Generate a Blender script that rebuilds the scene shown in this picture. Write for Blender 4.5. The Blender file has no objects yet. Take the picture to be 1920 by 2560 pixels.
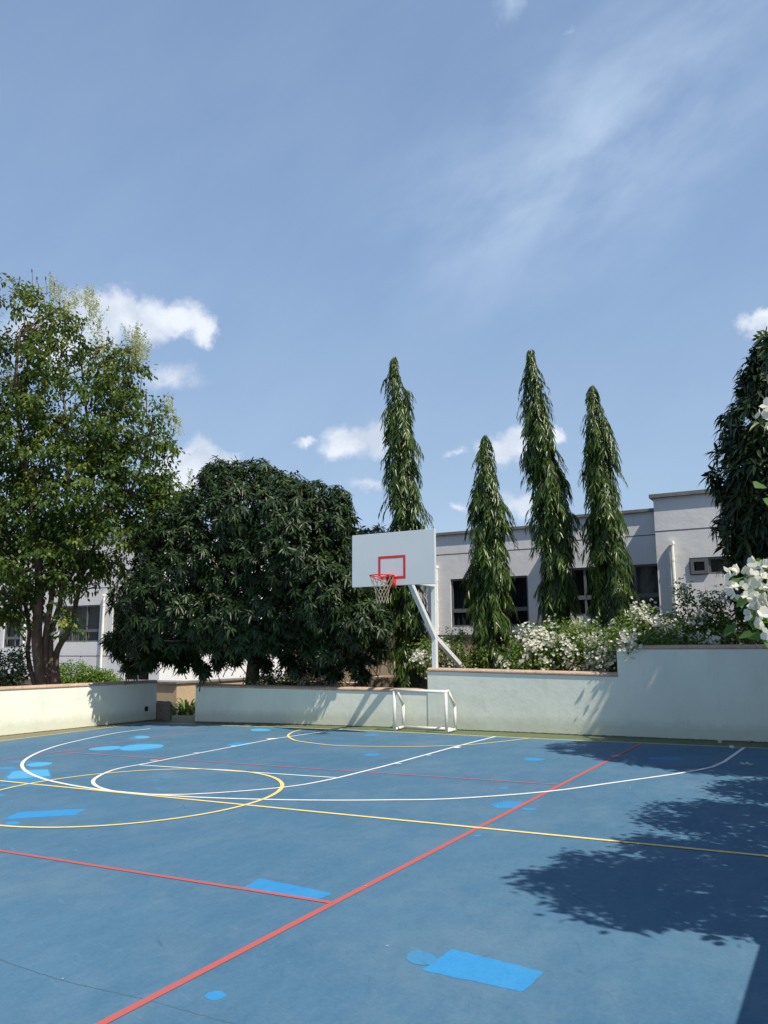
import bpy, math, random
import numpy as np
from mathutils import Matrix, Vector
random.seed(7); RNG = np.random.default_rng(7)
S = bpy.context.scene
COL = S.collection
R = math.radians

# ------------------------------------------------------------------ camera
F_PX, PITCH, ROLL, YAW, EYE = 2002.18, 0.166735, -0.0056587, 0.5190857, 1.67
cy, sy = math.cos(YAW), math.sin(YAW)
FW = np.array([-sy*math.cos(PITCH), cy*math.cos(PITCH), math.sin(PITCH)])
_r0 = np.array([cy, sy, 0.0]); _u0 = np.cross(_r0, FW)
RT = math.cos(ROLL)*_r0 + math.sin(ROLL)*_u0
UP = -math.sin(ROLL)*_r0 + math.cos(ROLL)*_u0
EYEP = np.array([0, 0, EYE])
cam = bpy.data.cameras.new('camera'); cam_o = bpy.data.objects.new('camera', cam); COL.objects.link(cam_o)
cam.sensor_fit = 'VERTICAL'; cam.sensor_height = 36.0; cam.lens = F_PX/2560*36.0
cam.clip_start = 0.05; cam.clip_end = 3000
m = Matrix(((RT[0], UP[0], -FW[0], 0), (RT[1], UP[1], -FW[1], 0), (RT[2], UP[2], -FW[2], EYE), (0, 0, 0, 1)))
cam_o.matrix_world = m
S.camera = cam_o

# ------------------------------------------------------------------ sun, sky, exposure
TO_SUN = Vector((0.68, -0.25, 1.0)).normalized()
SUN_EL = math.asin(TO_SUN.z); SUN_AZ = math.atan2(TO_SUN.x, TO_SUN.y)
sun = bpy.data.lights.new('sun', 'SUN'); sun.energy = 5.0; sun.angle = R(0.53); sun.color = (1.0, 0.92, 0.79)
sun_o = bpy.data.objects.new('sun', sun); COL.objects.link(sun_o)
sun_o.rotation_euler = TO_SUN.to_track_quat('Z', 'Y').to_euler(); sun_o.location = (30, -10, 40)
S.view_settings.view_transform = 'Standard'; S.view_settings.look = 'None'
S.view_settings.exposure = 0.20; S.view_settings.gamma = 1.0; S.view_settings.use_curve_mapping = False

def ray(px, py):
    return (px-960)/F_PX*RT + (1280-py)/F_PX*UP + FW
def at(px, py, depth):                       # point seen at a photo pixel, at a distance along the view
    return EYEP + ray(px, py)*depth
GX, GY = 0.01526, 0.00834                    # the court falls gently to the left
def gz(x, y): return GX*x + GY*y
def court(px, py):                           # point of the court surface
    d = ray(px, py); t = -EYE/(d[2]-GX*d[0]-GY*d[1]); p = EYEP+d*t
    return np.array([p[0], p[1]])
def on_y(px, py, y):                         # point of a facade standing at distance y
    d = ray(px, py); t = y/d[1]; p = EYEP+d*t
    return p[0], p[2]

W = bpy.data.worlds.new('World'); S.world = W; W.use_nodes = True
nt = W.node_tree; nt.nodes.clear()
def N(tree, typ, **kw):
    n = tree.nodes.new(typ)
    for k, v in kw.items(): setattr(n, k, v)
    return n
def math_node(tree, op, a, b=None, clamp=False):
    n = N(tree, 'ShaderNodeMath', operation=op, use_clamp=clamp)
    for i, v in enumerate((a, b)):
        if v is None: continue
        if isinstance(v, (int, float)): n.inputs[i].default_value = v
        else: tree.links.new(v, n.inputs[i])
    return n.outputs[0]
def vmath(tree, op, a, b=None):
    n = N(tree, 'ShaderNodeVectorMath', operation=op)
    for i, v in enumerate((a, b)):
        if v is None: continue
        if isinstance(v, (tuple, list, np.ndarray)): n.inputs[i].default_value = tuple(float(q) for q in v)
        else: tree.links.new(v, n.inputs[i])
    return n
def ramp(t, fac, stops):
    n = N(t, 'ShaderNodeValToRGB'); cr = n.color_ramp
    while len(cr.elements) < len(stops): cr.elements.new(0.5)
    for e, (p, c) in zip(cr.elements, stops): e.position = p; e.color = (*c, 1)
    t.links.new(fac, n.inputs[0]); return n.outputs[0]
def build_world():
    L = nt.links
    out = N(nt, 'ShaderNodeOutputWorld'); bg = N(nt, 'ShaderNodeBackground'); bg.inputs['Strength'].default_value = 0.1
    L.new(bg.outputs[0], out.inputs[0])
    sky = N(nt, 'ShaderNodeTexSky', sky_type='NISHITA', sun_disc=False)
    sky.sun_elevation = SUN_EL; sky.sun_rotation = SUN_AZ; sky.altitude = 900; sky.air_density = 1.0; sky.dust_density = 1.6; sky.ozone_density = 2.0
    tc = N(nt, 'ShaderNodeTexCoord'); d = tc.outputs['Generated']
    # even haze in the sky
    hz = N(nt, 'ShaderNodeMix', data_type='RGBA'); hz.inputs[0].default_value = 0.62
    sx_ = N(nt, 'ShaderNodeSeparateXYZ'); L.new(d, sx_.inputs[0])
    L.new(sky.outputs[0], hz.inputs[6]); L.new(ramp(nt, sx_.outputs[2], [(.0, (5.0, 6.3, 7.8)), (.18, (4.0, 5.5, 7.5)), (.45, (2.95, 4.45, 7.1)), (.68, (2.55, 3.85, 6.3)), (.95, (.9, 1.7, 3.2))]), hz.inputs[7])
    col = hz.outputs[2]
    no1 = N(nt, 'ShaderNodeTexNoise'); no1.inputs['Scale'].default_value = 26; no1.inputs['Detail'].default_value = 7; no1.inputs['Roughness'].default_value = 0.62
    L.new(d, no1.inputs['Vector'])
    w = vmath(nt, 'SUBTRACT', no1.outputs['Color'], (0.5, 0.5, 0.5))
    ws = vmath(nt, 'SCALE', w.outputs[0]); ws.inputs['Scale'].default_value = 0.05
    dw = vmath(nt, 'ADD', d, ws.outputs[0]).outputs[0]
    def unit(v): v = np.array(v, float); return v/np.linalg.norm(v)
    def blob(px, py, hw, hh, vec, e_px=None):
        c = unit(ray(px, py)); k = 1/np.linalg.norm(ray(px, py))
        e1 = RT if e_px is None else unit(RT*e_px[0]-UP*e_px[1])
        e1 = unit(e1 - c*np.dot(c, e1)); e2 = np.cross(c, e1)
        a = math_node(nt, 'MULTIPLY', math_node(nt, 'SUBTRACT', vmath(nt, 'DOT_PRODUCT', vec, e1).outputs['Value'], float(np.dot(c, e1))), F_PX/hw/k)
        b = math_node(nt, 'MULTIPLY', math_node(nt, 'SUBTRACT', vmath(nt, 'DOT_PRODUCT', vec, e2).outputs['Value'], float(np.dot(c, e2))), F_PX/hh/k)
        r2 = math_node(nt, 'ADD', math_node(nt, 'MULTIPLY', a, a), math_node(nt, 'MULTIPLY', b, b))
        return math_node(nt, 'SUBTRACT', 1.0, math_node(nt, 'SQRT', r2))
    cum = [(290, 775, 85, 55, 1), (360, 800, 110, 58, 1), (450, 795, 62, 52, 1), (500, 825, 42, 42, .8), (225, 800, 95, 75, .9), (140, 850, 130, 90, .8),
           (430, 945, 75, 32, .45), (500, 1150, 62, 52, 1), (560, 1165, 50, 40, .9), (450, 1190, 80, 70, .9), (880, 1105, 75, 42, .95), (845, 1130, 50, 32, .8), (945, 1095, 50, 48, .95),
           (765, 1105, 28, 14, .5), (1255, 1125, 62, 38, .9), (1300, 1105, 60, 42, .9), (1390, 1090, 26, 22, .8), (1925, 800, 62, 40, 1), (925, 1208, 45, 16, .5),
           (1300, 1262, 60, 30, .6), (1145, 1265, 40, 14, .4), (1140, 1128, 24, 10, .35)]
    dens = None
    for (px, py, hw, hh, s) in cum:
        v = math_node(nt, 'MULTIPLY', blob(px, py, hw*1.15, hh*1.15, dw), s)
        dens = v if dens is None else math_node(nt, 'MAXIMUM', dens, v)
    no2 = N(nt, 'ShaderNodeTexNoise'); no2.inputs['Scale'].default_value = 60; no2.inputs['Detail'].default_value = 6; no2.inputs['Roughness'].default_value = 0.6
    L.new(d, no2.inputs['Vector'])
    dens = math_node(nt, 'ADD', dens, math_node(nt, 'MULTIPLY', math_node(nt, 'SUBTRACT', no2.outputs['Fac'], 0.5), 0.34))
    mr = N(nt, 'ShaderNodeMapRange', interpolation_type='SMOOTHSTEP'); mr.inputs['From Min'].default_value = -0.08; mr.inputs['From Max'].default_value = 0.56
    L.new(dens, mr.inputs['Value'])
    # cloud body: greyer where thick and low
    sh = N(nt, 'ShaderNodeTexNoise'); sh.inputs['Scale'].default_value = 17; sh.inputs['Detail'].default_value = 4; L.new(dw, sh.inputs['Vector'])
    mr2 = N(nt, 'ShaderNodeMapRange'); mr2.inputs['From Min'].default_value = 0.40; mr2.inputs['From Max'].default_value = 0.66; L.new(sh.outputs['Fac'], mr2.inputs['Value'])
    cc = N(nt, 'ShaderNodeMix', data_type='RGBA'); L.new(mr2.outputs[0], cc.inputs[0])
    cc.inputs[6].default_value = (7.6, 8.1, 8.9, 1); cc.inputs[7].default_value = (5.3, 6.0, 7.2, 1)
    # cirrus veil
    mp = N(nt, 'ShaderNodeMapping'); L.new(d, mp.inputs['Vector'])
    no3 = N(nt, 'ShaderNodeTexNoise'); no3.inputs['Scale'].default_value = 5.5; no3.inputs['Detail'].default_value = 8; no3.inputs['Roughness'].default_value = 0.56; no3.inputs['Distortion'].default_value = 0.15
    # stretch the noise along the streak
    c = unit(ray(1480, 380)); e1 = unit(RT*0.78+UP*0.60); e1 = unit(e1-c*np.dot(c, e1)); e2 = np.cross(c, e1)
    a = math_node(nt, 'MULTIPLY', vmath(nt, 'DOT_PRODUCT', d, e1).outputs['Value'], 1.0)
    b = math_node(nt, 'MULTIPLY', vmath(nt, 'DOT_PRODUCT', d, e2).outputs['Value'], 2.2)
    cx = N(nt, 'ShaderNodeCombineXYZ'); L.new(a, cx.inputs[0]); L.new(b, cx.inputs[1]); L.new(cx.outputs[0], no3.inputs['Vector'])
    ci = blob(1480, 370, 680, 320, d, (0.78, -0.60))
    ci2 = blob(1300, 520, 420, 260, d); ci = math_node(nt, 'MAXIMUM', ci, math_node(nt, 'MULTIPLY', ci2, 0.8))
    ci = math_node(nt, 'MAXIMUM', ci, math_node(nt, 'MULTIPLY', blob(1270, 15, 40, 50, dw), 1.0))
    ci = math_node(nt, 'MAXIMUM', ci, math_node(nt, 'MULTIPLY', blob(1430, 75, 22, 16, dw), 1.0))
    ci = math_node(nt, 'MAXIMUM', ci, 0.0)
    mr3 = N(nt, 'ShaderNodeMapRange', interpolation_type='SMOOTHSTEP'); mr3.inputs['From Min'].default_value = 0.22; mr3.inputs['From Max'].default_value = 0.78; L.new(no3.outputs['Fac'], mr3.inputs['Value'])
    veil = math_node(nt, 'ADD', math_node(nt, 'MULTIPLY', mr3.outputs[0], math_node(nt, 'MULTIPLY', ci, 0.85)), math_node(nt, 'MULTIPLY', mr3.outputs[0], 0.10))
    veil = math_node(nt, 'MULTIPLY', veil, 0.75, clamp=True)
    mx0 = N(nt, 'ShaderNodeMix', data_type='RGBA'); L.new(veil, mx0.inputs[0]); L.new(col, mx0.inputs[6]); mx0.inputs[7].default_value = (5.6, 7.0, 8.6, 1)
    mx = N(nt, 'ShaderNodeMix', data_type='RGBA'); L.new(mr.outputs[0], mx.inputs[0]); L.new(mx0.outputs[2], mx.inputs[6]); L.new(cc.outputs[2], mx.inputs[7])
    L.new(mx.outputs[2], bg.inputs['Color'])
build_world()

# ------------------------------------------------------------------ object helpers
def tag(o, label=None, cat=None, group=None, kind=None):
    if label: o['label'] = label
    if cat: o['category'] = cat
    if group: o['group'] = group
    if kind: o['kind'] = kind
    return o
def thing(name, label, cat, loc=(0, 0, 0), group=None):
    o = bpy.data.objects.new(name, None); COL.objects.link(o); o.location = [float(v) for v in loc]; o.empty_display_size = 0.2
    return tag(o, label, cat, group)
def link(name, me, mat, parent=None):
    o = bpy.data.objects.new(name, me); COL.objects.link(o)
    if mat: me.materials.append(mat)
    if parent is not None:
        o.parent = parent; q = parent; off = Vector((0, 0, 0))
        while q is not None: off += Vector(q.location); q = q.parent
        me.transform(Matrix.Translation(-off))
    return o
class MB:
    def __init__(s): s.v = []; s.f = []
    def add(s, vs, fs):
        k = len(s.v); s.v += [tuple(float(c) for c in v) for v in vs]; s.f += [tuple(k+i for i in f) for f in fs]; return s
    def box(s, x0, x1, y0, y1, z0, z1):
        return s.add([(x0, y0, z0), (x1, y0, z0), (x1, y1, z0), (x0, y1, z0), (x0, y0, z1), (x1, y0, z1), (x1, y1, z1), (x0, y1, z1)],
                     [(0, 3, 2, 1), (4, 5, 6, 7), (0, 1, 5, 4), (1, 2, 6, 5), (2, 3, 7, 6), (3, 0, 4, 7)])
    def bar(s, a, b, w, h=None, up=(0, 0, 1)):
        a = np.array(a, float); b = np.array(b, float); h = h or w
        d = b-a; d /= np.linalg.norm(d); u = np.array(up, float)
        if abs(d@u) > .98: u = np.array([1., 0, 0])
        sd = np.cross(d, u); sd /= np.linalg.norm(sd); u = np.cross(sd, d)
        vs = [p+sd*i*w/2+u*j*h/2 for p in (a, b) for (i, j) in ((-1, -1), (1, -1), (1, 1), (-1, 1))]
        return s.add(vs, [(0, 1, 2, 3), (7, 6, 5, 4), (0, 4, 5, 1), (1, 5, 6, 2), (2, 6, 7, 3), (3, 7, 4, 0)])
    def tube(s, pts, rad, n=10, caps=True, closed=False):
        pts = np.array(pts, float); m_ = len(pts)
        rad = np.full(m_, rad) if np.isscalar(rad) else np.array(rad, float)
        T = np.gradient(pts, axis=0) if not closed else (np.roll(pts, -1, 0)-np.roll(pts, 1, 0))
        T /= np.linalg.norm(T, axis=1)[:, None]+1e-12
        ref = np.array([0, 0, 1.0]) if abs(T[0][2]) < .9 else np.array([1., 0, 0])
        sd = np.cross(T[0], ref); sd /= np.linalg.norm(sd); rings = []
        for i in range(m_):
            sd = sd-T[i]*(sd@T[i]); sd /= np.linalg.norm(sd); up = np.cross(T[i], sd)
            for k in range(n):
                an = 2*math.pi*k/n; rings.append(pts[i]+rad[i]*(math.cos(an)*sd+math.sin(an)*up))
        fs = []
        for i in range(m_ if closed else m_-1):
            j = (i+1) % m_
            for k in range(n): fs.append((i*n+k, i*n+(k+1) % n, j*n+(k+1) % n, j*n+k))
        if caps and not closed: fs += [tuple(range(n-1, -1, -1)), tuple((m_-1)*n+k for k in range(n))]
        return s.add(rings, fs)
    def build(s, name, mat, parent=None, smooth=False, bevel=0):
        me = bpy.data.meshes.new(name); me.from_pydata(s.v, [], s.f); me.update()
        if smooth: me.polygons.foreach_set('use_smooth', [True]*len(me.polygons))
        o = link(name, me, mat, parent)
        if bevel:
            b = o.modifiers.new('bevel', 'BEVEL'); b.width = bevel; b.segments = 2; b.limit_method = 'ANGLE'
        return o

# ------------------------------------------------------------------ materials
def new_mat(name):
    m_ = bpy.data.materials.new(name); m_.use_nodes = True
    t = m_.node_tree; return m_, t, t.nodes['Principled BSDF']
def noise(t, scale, detail=4, rough=.55, rot=0., stretch=None):
    n = N(t, 'ShaderNodeTexNoise'); n.inputs['Scale'].default_value = scale; n.inputs['Detail'].default_value = detail; n.inputs['Roughness'].default_value = rough
    tc = N(t, 'ShaderNodeTexCoord'); src = tc.outputs['Object']
    if stretch:
        mp = N(t, 'ShaderNodeMapping', vector_type='TEXTURE'); mp.inputs['Scale'].default_value = tuple(1/v for v in stretch); mp.inputs['Rotation'].default_value = (0, 0, rot); t.links.new(src, mp.inputs['Vector']); src = mp.outputs[0]
    t.links.new(src, n.inputs['Vector']); return n.outputs['Fac']
def mixc(t, fac, a, b, mode='MIX'):
    n = N(t, 'ShaderNodeMix', data_type='RGBA', blend_type=mode)
    for i, v in ((0, fac), (6, a), (7, b)):
        if isinstance(v, (int, float)): n.inputs[i].default_value = v
        elif isinstance(v, tuple): n.inputs[i].default_value = (*v, 1)
        else: t.links.new(v, n.inputs[i])
    return n.outputs[2]
def bump(t, bs, h, strength=.3, dist=.02):
    b = N(t, 'ShaderNodeBump'); b.inputs['Strength'].default_value = strength; b.inputs['Distance'].default_value = dist
    t.links.new(h, b.inputs['Height']); t.links.new(b.outputs[0], bs.inputs['Normal'])
def simple(name, c, rough=.6, var=.12, scale=6, bumps=0., metal=0.):
    m_, t, b = new_mat(name)
    f = noise(t, scale, 6); lo = tuple(v*(1-var) for v in c); hi = tuple(min(1, v*(1+var)) for v in c)
    t.links.new(ramp(t, f, [(.3, lo), (.7, hi)]), b.inputs['Base Color'])
    b.inputs['Roughness'].default_value = rough; b.inputs['Metallic'].default_value = metal
    if bumps: bump(t, b, noise(t, scale*4, 6), bumps, .02)
    return m_
def court_mat(name, base, light, dark, dusty, streak=1.):
    m_, t, b = new_mat(name); L = t.links
    def msk(f, lo, hi, k): return math_node(t, 'MULTIPLY', ramp(t, f, [(lo, (0, 0, 0)), (hi, (1, 1, 1))]), k)
    c = ramp(t, noise(t, .55, 5, .6), [(.32, dark), (.68, base)])
    c = mixc(t, msk(noise(t, 1.6, 9, .72, stretch=(3.2, .9, 1)), .42, .74, .62*streak), c, light)
    c = mixc(t, msk(noise(t, 2.3, 9, .76, rot=.4, stretch=(4.5, 1.0, 1)), .48, .68, .60*streak), c, dark)
    c = mixc(t, msk(noise(t, .8, 8, .72), .47, .72, dusty), c, (.27, .31, .335))
    c = mixc(t, msk(noise(t, 3.1, 7, .75), .55, .78, dusty*.8), c, (.20, .26, .31))
    c = mixc(t, msk(noise(t, 30, 8, .8), .38, .70, .55), c, light)
    c = mixc(t, msk(noise(t, 46, 8, .8), .46, .70, .55), c, dark)
    for (sc, ro, st, lo, k, cc) in ((3.0, .5, (7, 1, 1), .66, .40, dark), (4.0, -.7, (6, 1, 1), .67, .40, dark), (3.4, 1.2, (7, 1, 1), .68, .30, (.16, .24, .31)), (2.0, .9, (9, 1, 1), .69, .45, tuple(v*.7 for v in dark))):
        c = mixc(t, msk(noise(t, sc, 3, .5, rot=ro, stretch=st), lo, lo+.05, k*streak), c, cc)
    L.new(c, b.inputs['Base Color']); b.inputs['Roughness'].default_value = .74; b.inputs['Specular IOR Level'].default_value = .32
    bump(t, b, math_node(t, 'ADD', noise(t, 60, 6, .75), noise(t, 6, 5, .6)), .35, .006); return m_
def paint_line(name, c, wear=.35):
    m_, t, b = new_mat(name)
    w = math_node(t, 'MULTIPLY', ramp(t, noise(t, 14, 6, .7), [(.52, (0, 0, 0)), (.72, (1, 1, 1))]), wear)
    t.links.new(mixc(t, w, c, (.10, .17, .24)), b.inputs['Base Color']); b.inputs['Roughness'].default_value = .65; return m_
def plaster(name, c, stain, dents=.25, stain_amt=.35, foot=False):
    m_, t, b = new_mat(name)
    def msk(f, lo, hi, k): return math_node(t, 'MULTIPLY', ramp(t, f, [(lo, (0, 0, 0)), (hi, (1, 1, 1))]), k)
    k = ramp(t, noise(t, 1.1, 6, .6), [(.38, tuple(v*.93 for v in c)), (.66, c)])
    k = mixc(t, msk(noise(t, 1.7, 8, .72, stretch=(1, 1, .45)), .52, .78, stain_amt), k, stain)
    k = mixc(t, msk(noise(t, 3.0, 6, .7, stretch=(2.2, 2.2, .22)), .54, .76, stain_amt*.8), k, stain)
    k = mixc(t, msk(noise(t, 9, 5, .7), .60, .75, stain_amt*.6), k, stain)
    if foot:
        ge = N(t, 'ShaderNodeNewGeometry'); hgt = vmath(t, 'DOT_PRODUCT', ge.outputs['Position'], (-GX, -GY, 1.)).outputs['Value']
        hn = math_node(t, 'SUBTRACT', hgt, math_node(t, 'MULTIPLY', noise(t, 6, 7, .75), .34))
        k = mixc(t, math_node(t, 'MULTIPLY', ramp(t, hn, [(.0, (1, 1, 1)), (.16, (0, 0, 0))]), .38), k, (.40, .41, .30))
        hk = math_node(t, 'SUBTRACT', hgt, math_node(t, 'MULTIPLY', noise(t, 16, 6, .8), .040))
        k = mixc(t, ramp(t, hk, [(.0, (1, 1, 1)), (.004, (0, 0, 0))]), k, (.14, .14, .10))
    t.links.new(k, b.inputs['Base Color']); b.inputs['Roughness'].default_value = .82; b.inputs['Specular IOR Level'].default_value = .25
    h = math_node(t, 'ADD', noise(t, 2.6, 4, .5), math_node(t, 'MULTIPLY', noise(t, 16, 5, .6), .25))
    bump(t, b, h, dents, .05); return m_
def stone(name, c, dark, scale=22):
    m_, t, b = new_mat(name)
    k = ramp(t, noise(t, scale, 8, .7), [(.3, dark), (.5, c), (.75, tuple(min(1, v*1.2) for v in c))])
    k = mixc(t, math_node(t, 'MULTIPLY', ramp(t, noise(t, 2.5, 4), [(.5, (0, 0, 0)), (.7, (1, 1, 1))]), .4), k, dark)
    t.links.new(k, b.inputs['Base Color']); b.inputs['Roughness'].default_value = .85
    bump(t, b, noise(t, scale*2, 8, .7), .5, .01); return m_
def leaf_mat(name, cols, rough=.38, trans=.28, tcol=(.25, .40, .06), spec=.5):
    m_, t, b = new_mat(name); L = t.links
    a = N(t, 'ShaderNodeAttribute'); a.attribute_name = 'tint'
    n_ = len(cols); c = ramp(t, a.outputs['Fac'], [(i/(n_-1), cc) for i, cc in enumerate(cols)])
    L.new(c, b.inputs['Base Color']); b.inputs['Roughness'].default_value = rough; b.inputs['Specular IOR Level'].default_value = spec
    tr = N(t, 'ShaderNodeBsdfTranslucent'); L.new(mixc(t, .5, c, tcol), tr.inputs['Color'])
    mx = N(t, 'ShaderNodeMixShader'); mx.inputs[0].default_value = trans
    L.new(b.outputs[0], mx.inputs[1]); L.new(tr.outputs[0], mx.inputs[2])
    out = [q for q in t.nodes if q.type == 'OUTPUT_MATERIAL'][0]; L.new(mx.outputs[0], out.inputs[0]); return m_
def glass_mat():
    m_, t, b = new_mat('window_glass'); L = t.links
    b.inputs['Base Color'].default_value = (.010, .013, .016, 1); b.inputs['Roughness'].default_value = .04; b.inputs['Specular IOR Level'].default_value = .5
    tp = N(t, 'ShaderNodeBsdfTransparent'); tp.inputs[0].default_value = (.62, .66, .68, 1)
    mx = N(t, 'ShaderNodeMixShader'); mx.inputs[0].default_value = .72
    L.new(b.outputs[0], mx.inputs[1]); L.new(tp.outputs[0], mx.inputs[2])
    out = [q for q in t.nodes if q.type == 'OUTPUT_MATERIAL'][0]; L.new(mx.outputs[0], out.inputs[0]); return m_
def bark_mat(name, c):
    m_, t, b = new_mat(name)
    t.links.new(ramp(t, noise(t, 9, 8, .7, stretch=(1, 1, .3)), [(.3, tuple(v*.45 for v in c)), (.6, c), (.8, tuple(v*1.5 for v in c))]), b.inputs['Base Color'])
    b.inputs['Roughness'].default_value = .9; bump(t, b, noise(t, 18, 8, .7, stretch=(1, 1, .25)), .6, .02); return m_
M = {}
M['court'] = court_mat('court_acrylic', (.060, .155, .250), (.098, .198, .290), (.042, .122, .212), .26)
M['margin'] = court_mat('green_margin', (.115, .150, .060), (.15, .18, .09), (.085, .115, .05), .2)
M['margin_left'] = court_mat('olive_margin', (.19, .17, .085), (.24, .22, .13), (.14, .125, .07), .3)
M['white_line'] = paint_line('white_line_paint', (.78, .76, .70)); M['yellow_line'] = paint_line('yellow_line_paint', (.80, .62, .20)); M['red_line'] = paint_line('red_line_paint', (.46, .095, .085))
M['red_old'] = paint_line('faded_red_paint', (.40, .12, .17)); M['edge_line'] = paint_line('pale_edge_paint', (.62, .60, .36), .6)
M['patch'] = court_mat('repair_paint', (.028, .24, .54), (.05, .29, .56), (.024, .20, .45), .05, .8); M['patch_pale'] = court_mat('pale_repair_paint', (.07, .37, .66), (.10, .40, .64), (.06, .32, .56), .06, .8)
M['patch_dull'] = court_mat('dull_repair_paint', (.045, .21, .40), (.06, .24, .43), (.04, .19, .37), .1)
M['crack'] = simple('crack_dirt', (.055, .095, .125), .9)
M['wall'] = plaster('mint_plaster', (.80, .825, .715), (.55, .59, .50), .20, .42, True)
M['coping'] = stone('pink_sandstone', (.50, .355, .255), (.26, .17, .12))
M['curb'] = stone('brown_stone', (.20, .15, .12), (.09, .07, .06))
M['soil'] = simple('planter_soil', (.085, .06, .042), .95, .4, 5, .6)
M['earth'] = simple('bare_earth', (.17, .13, .09), .95, .35, .8, .4)
M['bld'] = plaster('grey_blue_paint', (.73, .735, .745), (.52, .525, .53), .24, .35)
M['bld_white'] = plaster('white_render', (.78, .80, .83), (.62, .64, .66), .2, .2)
M['slab'] = simple('roof_slab_concrete', (.17, .17, .17), .85, .2, 4, .3)
M['beige'] = stone('beige_render', (.46, .36, .24), (.30, .23, .15), 30)
M['frame'] = simple('grey_aluminium', (.125, .135, .145), .45, .08, 8)
M['shade_and_band'] = simple('groove_shade_and_band', (.11, .115, .125), .9)  # dark grey: painted shade of the grooves, and the base band's own colour
M['glass'] = glass_mat(); M['dark'] = simple('unlit_room_black', (.012, .013, .014), .9)  # near-black: darkness of the unlit rooms put into the colour
M['curtain'] = simple('pale_curtain', (.42, .42, .36), .9, .2, 12); M['curtain_dark'] = simple('dark_curtain', (.05, .055, .06), .9, .3, 12)
M['pipe'] = simple('white_pvc', (.78, .77, .72), .45, .05, 4)
M['steel'] = simple('white_steel_paint', (.72, .75, .76), .38, .05, 6); M['board'] = simple('backboard_paint', (.60, .66, .68), .35, .03, 2)
M['red'] = simple('red_enamel', (.60, .030, .030), .38, .08, 14); M['net'] = simple('net_cord', (.34, .30, .21), .85, .2, 40)
def goal_mat():
    m_, t, b = new_mat('chipped_white_paint')
    k = ramp(t, noise(t, 26, 6, .65), [(.60, (.74, .73, .68)), (.68, (.09, .075, .07))])
    t.links.new(k, b.inputs['Base Color']); b.inputs['Roughness'].default_value = .5; return m_
M['goal'] = goal_mat()
M['hole'] = simple('dark_socket', (.015, .015, .015), .8)
M['bark'] = bark_mat('brown_bark', (.17, .115, .08)); M['bark_grey'] = bark_mat('grey_bark', (.15, .125, .10)); M['twig'] = bark_mat('green_twig', (.10, .09, .05))
M['mango'] = leaf_mat('mango_leaf', [(.008, .020, .007), (.017, .038, .012), (.029, .057, .018), (.070, .100, .024)], .42, .16, (.12, .20, .03), .32)
M['mast'] = leaf_mat('mast_leaf', [(.021, .047, .008), (.042, .086, .013), (.076, .130, .019), (.15, .21, .038)], .34, .26, (.20, .32, .03), .45)
M['small'] = leaf_mat('small_leaf', [(.026, .062, .014), (.056, .108, .021), (.120, .170, .028), (.27, .28, .055)], .46, .32, (.27, .36, .05), .3)
M['panicle'] = leaf_mat('pale_panicle', [(.30, .36, .12), (.44, .47, .22), (.60, .60, .40)], .7, .35, (.5, .5, .25), .2)
M['pod'] = simple('dry_pod', (.10, .06, .045), .9)
M['boug'] = leaf_mat('shrub_leaf', [(.022, .055, .013), (.058, .120, .022), (.115, .195, .034), (.19, .27, .05)], .45, .36, (.30, .46, .05), .35)
M['hedge'] = leaf_mat('hedge_leaf', [(.05, .11, .012), (.10, .19, .018), (.15, .25, .028), (.22, .32, .05)], .42, .35, (.35, .50, .05))
M['darkshrub'] = leaf_mat('dark_shrub_leaf', [(.014, .034, .012), (.030, .062, .018), (.055, .095, .028)], .42, .22, (.15, .25, .04))
M['bract'] = leaf_mat('white_bract', [(.66, .66, .56), (.76, .75, .66), (.84, .83, .76)], .7, .40, (.80, .80, .62), .2)
M['lily'] = leaf_mat('strap_leaf', [(.05, .10, .012), (.10, .17, .022), (.20, .27, .05)], .35, .3, (.35, .45, .06))

# ------------------------------------------------------------------ ground and court
Z = MB(); Z.add([(-900, -900, -.62), (900, -900, -.62), (900, 900, -.62), (-900, 900, -.62)], [(0, 1, 2, 3)])
tag(Z.build('ground', M['earth']), kind='structure')
WL = [(-17.5, -6), (-15.5, 11.9), (-15.22, 15.06)]       # left wall foot line
def sheet(name, pts, mat, lift, parent=None, kind=None):
    b = MB(); b.add([(x, y, gz(x, y)+lift*.26) for x, y in pts], [tuple(range(len(pts)))])
    o = b.build(name, mat, parent)
    if kind: tag(o, kind=kind)
    return o
cm = MB()
cp = [(-17.6, -8), (1.0, -8), (1.0, 16.4), (-15.9, 16.4)]
cm.add([(x, y, gz(x, y)) for x, y in cp]+[(x, y, -.7) for x, y in cp], [(0, 1, 2, 3), (7, 6, 5, 4), (0, 4, 5, 1), (1, 5, 6, 2), (2, 6, 7, 3), (3, 7, 4, 0)])
COURT = tag(cm.build('court_surface', M['court']), kind='structure')
base_px = [(621, 1816), (770, 1820.5), (960, 1828.5), (1160, 1838), (1365, 1847.7), (1600, 1857.5), (1920, 1871)]
base_line = [np.array([-14.84, 14.46])]+[court(*p) for p in base_px]+[np.array([.5, 13.92])]
sheet('court_margin', [tuple(p) for p in base_line]+[(.9, 16.3), (-15.2, 16.3)], M['margin'], .003, COURT)
sheet('court_margin', [(-17.5, -7), (-15.75, -7), (-14.81, 10.5), (-14.84, 14.44), (-15.2, 16.28), (-16.2, 15.5)], M['margin_left'], .005, COURT)
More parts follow.
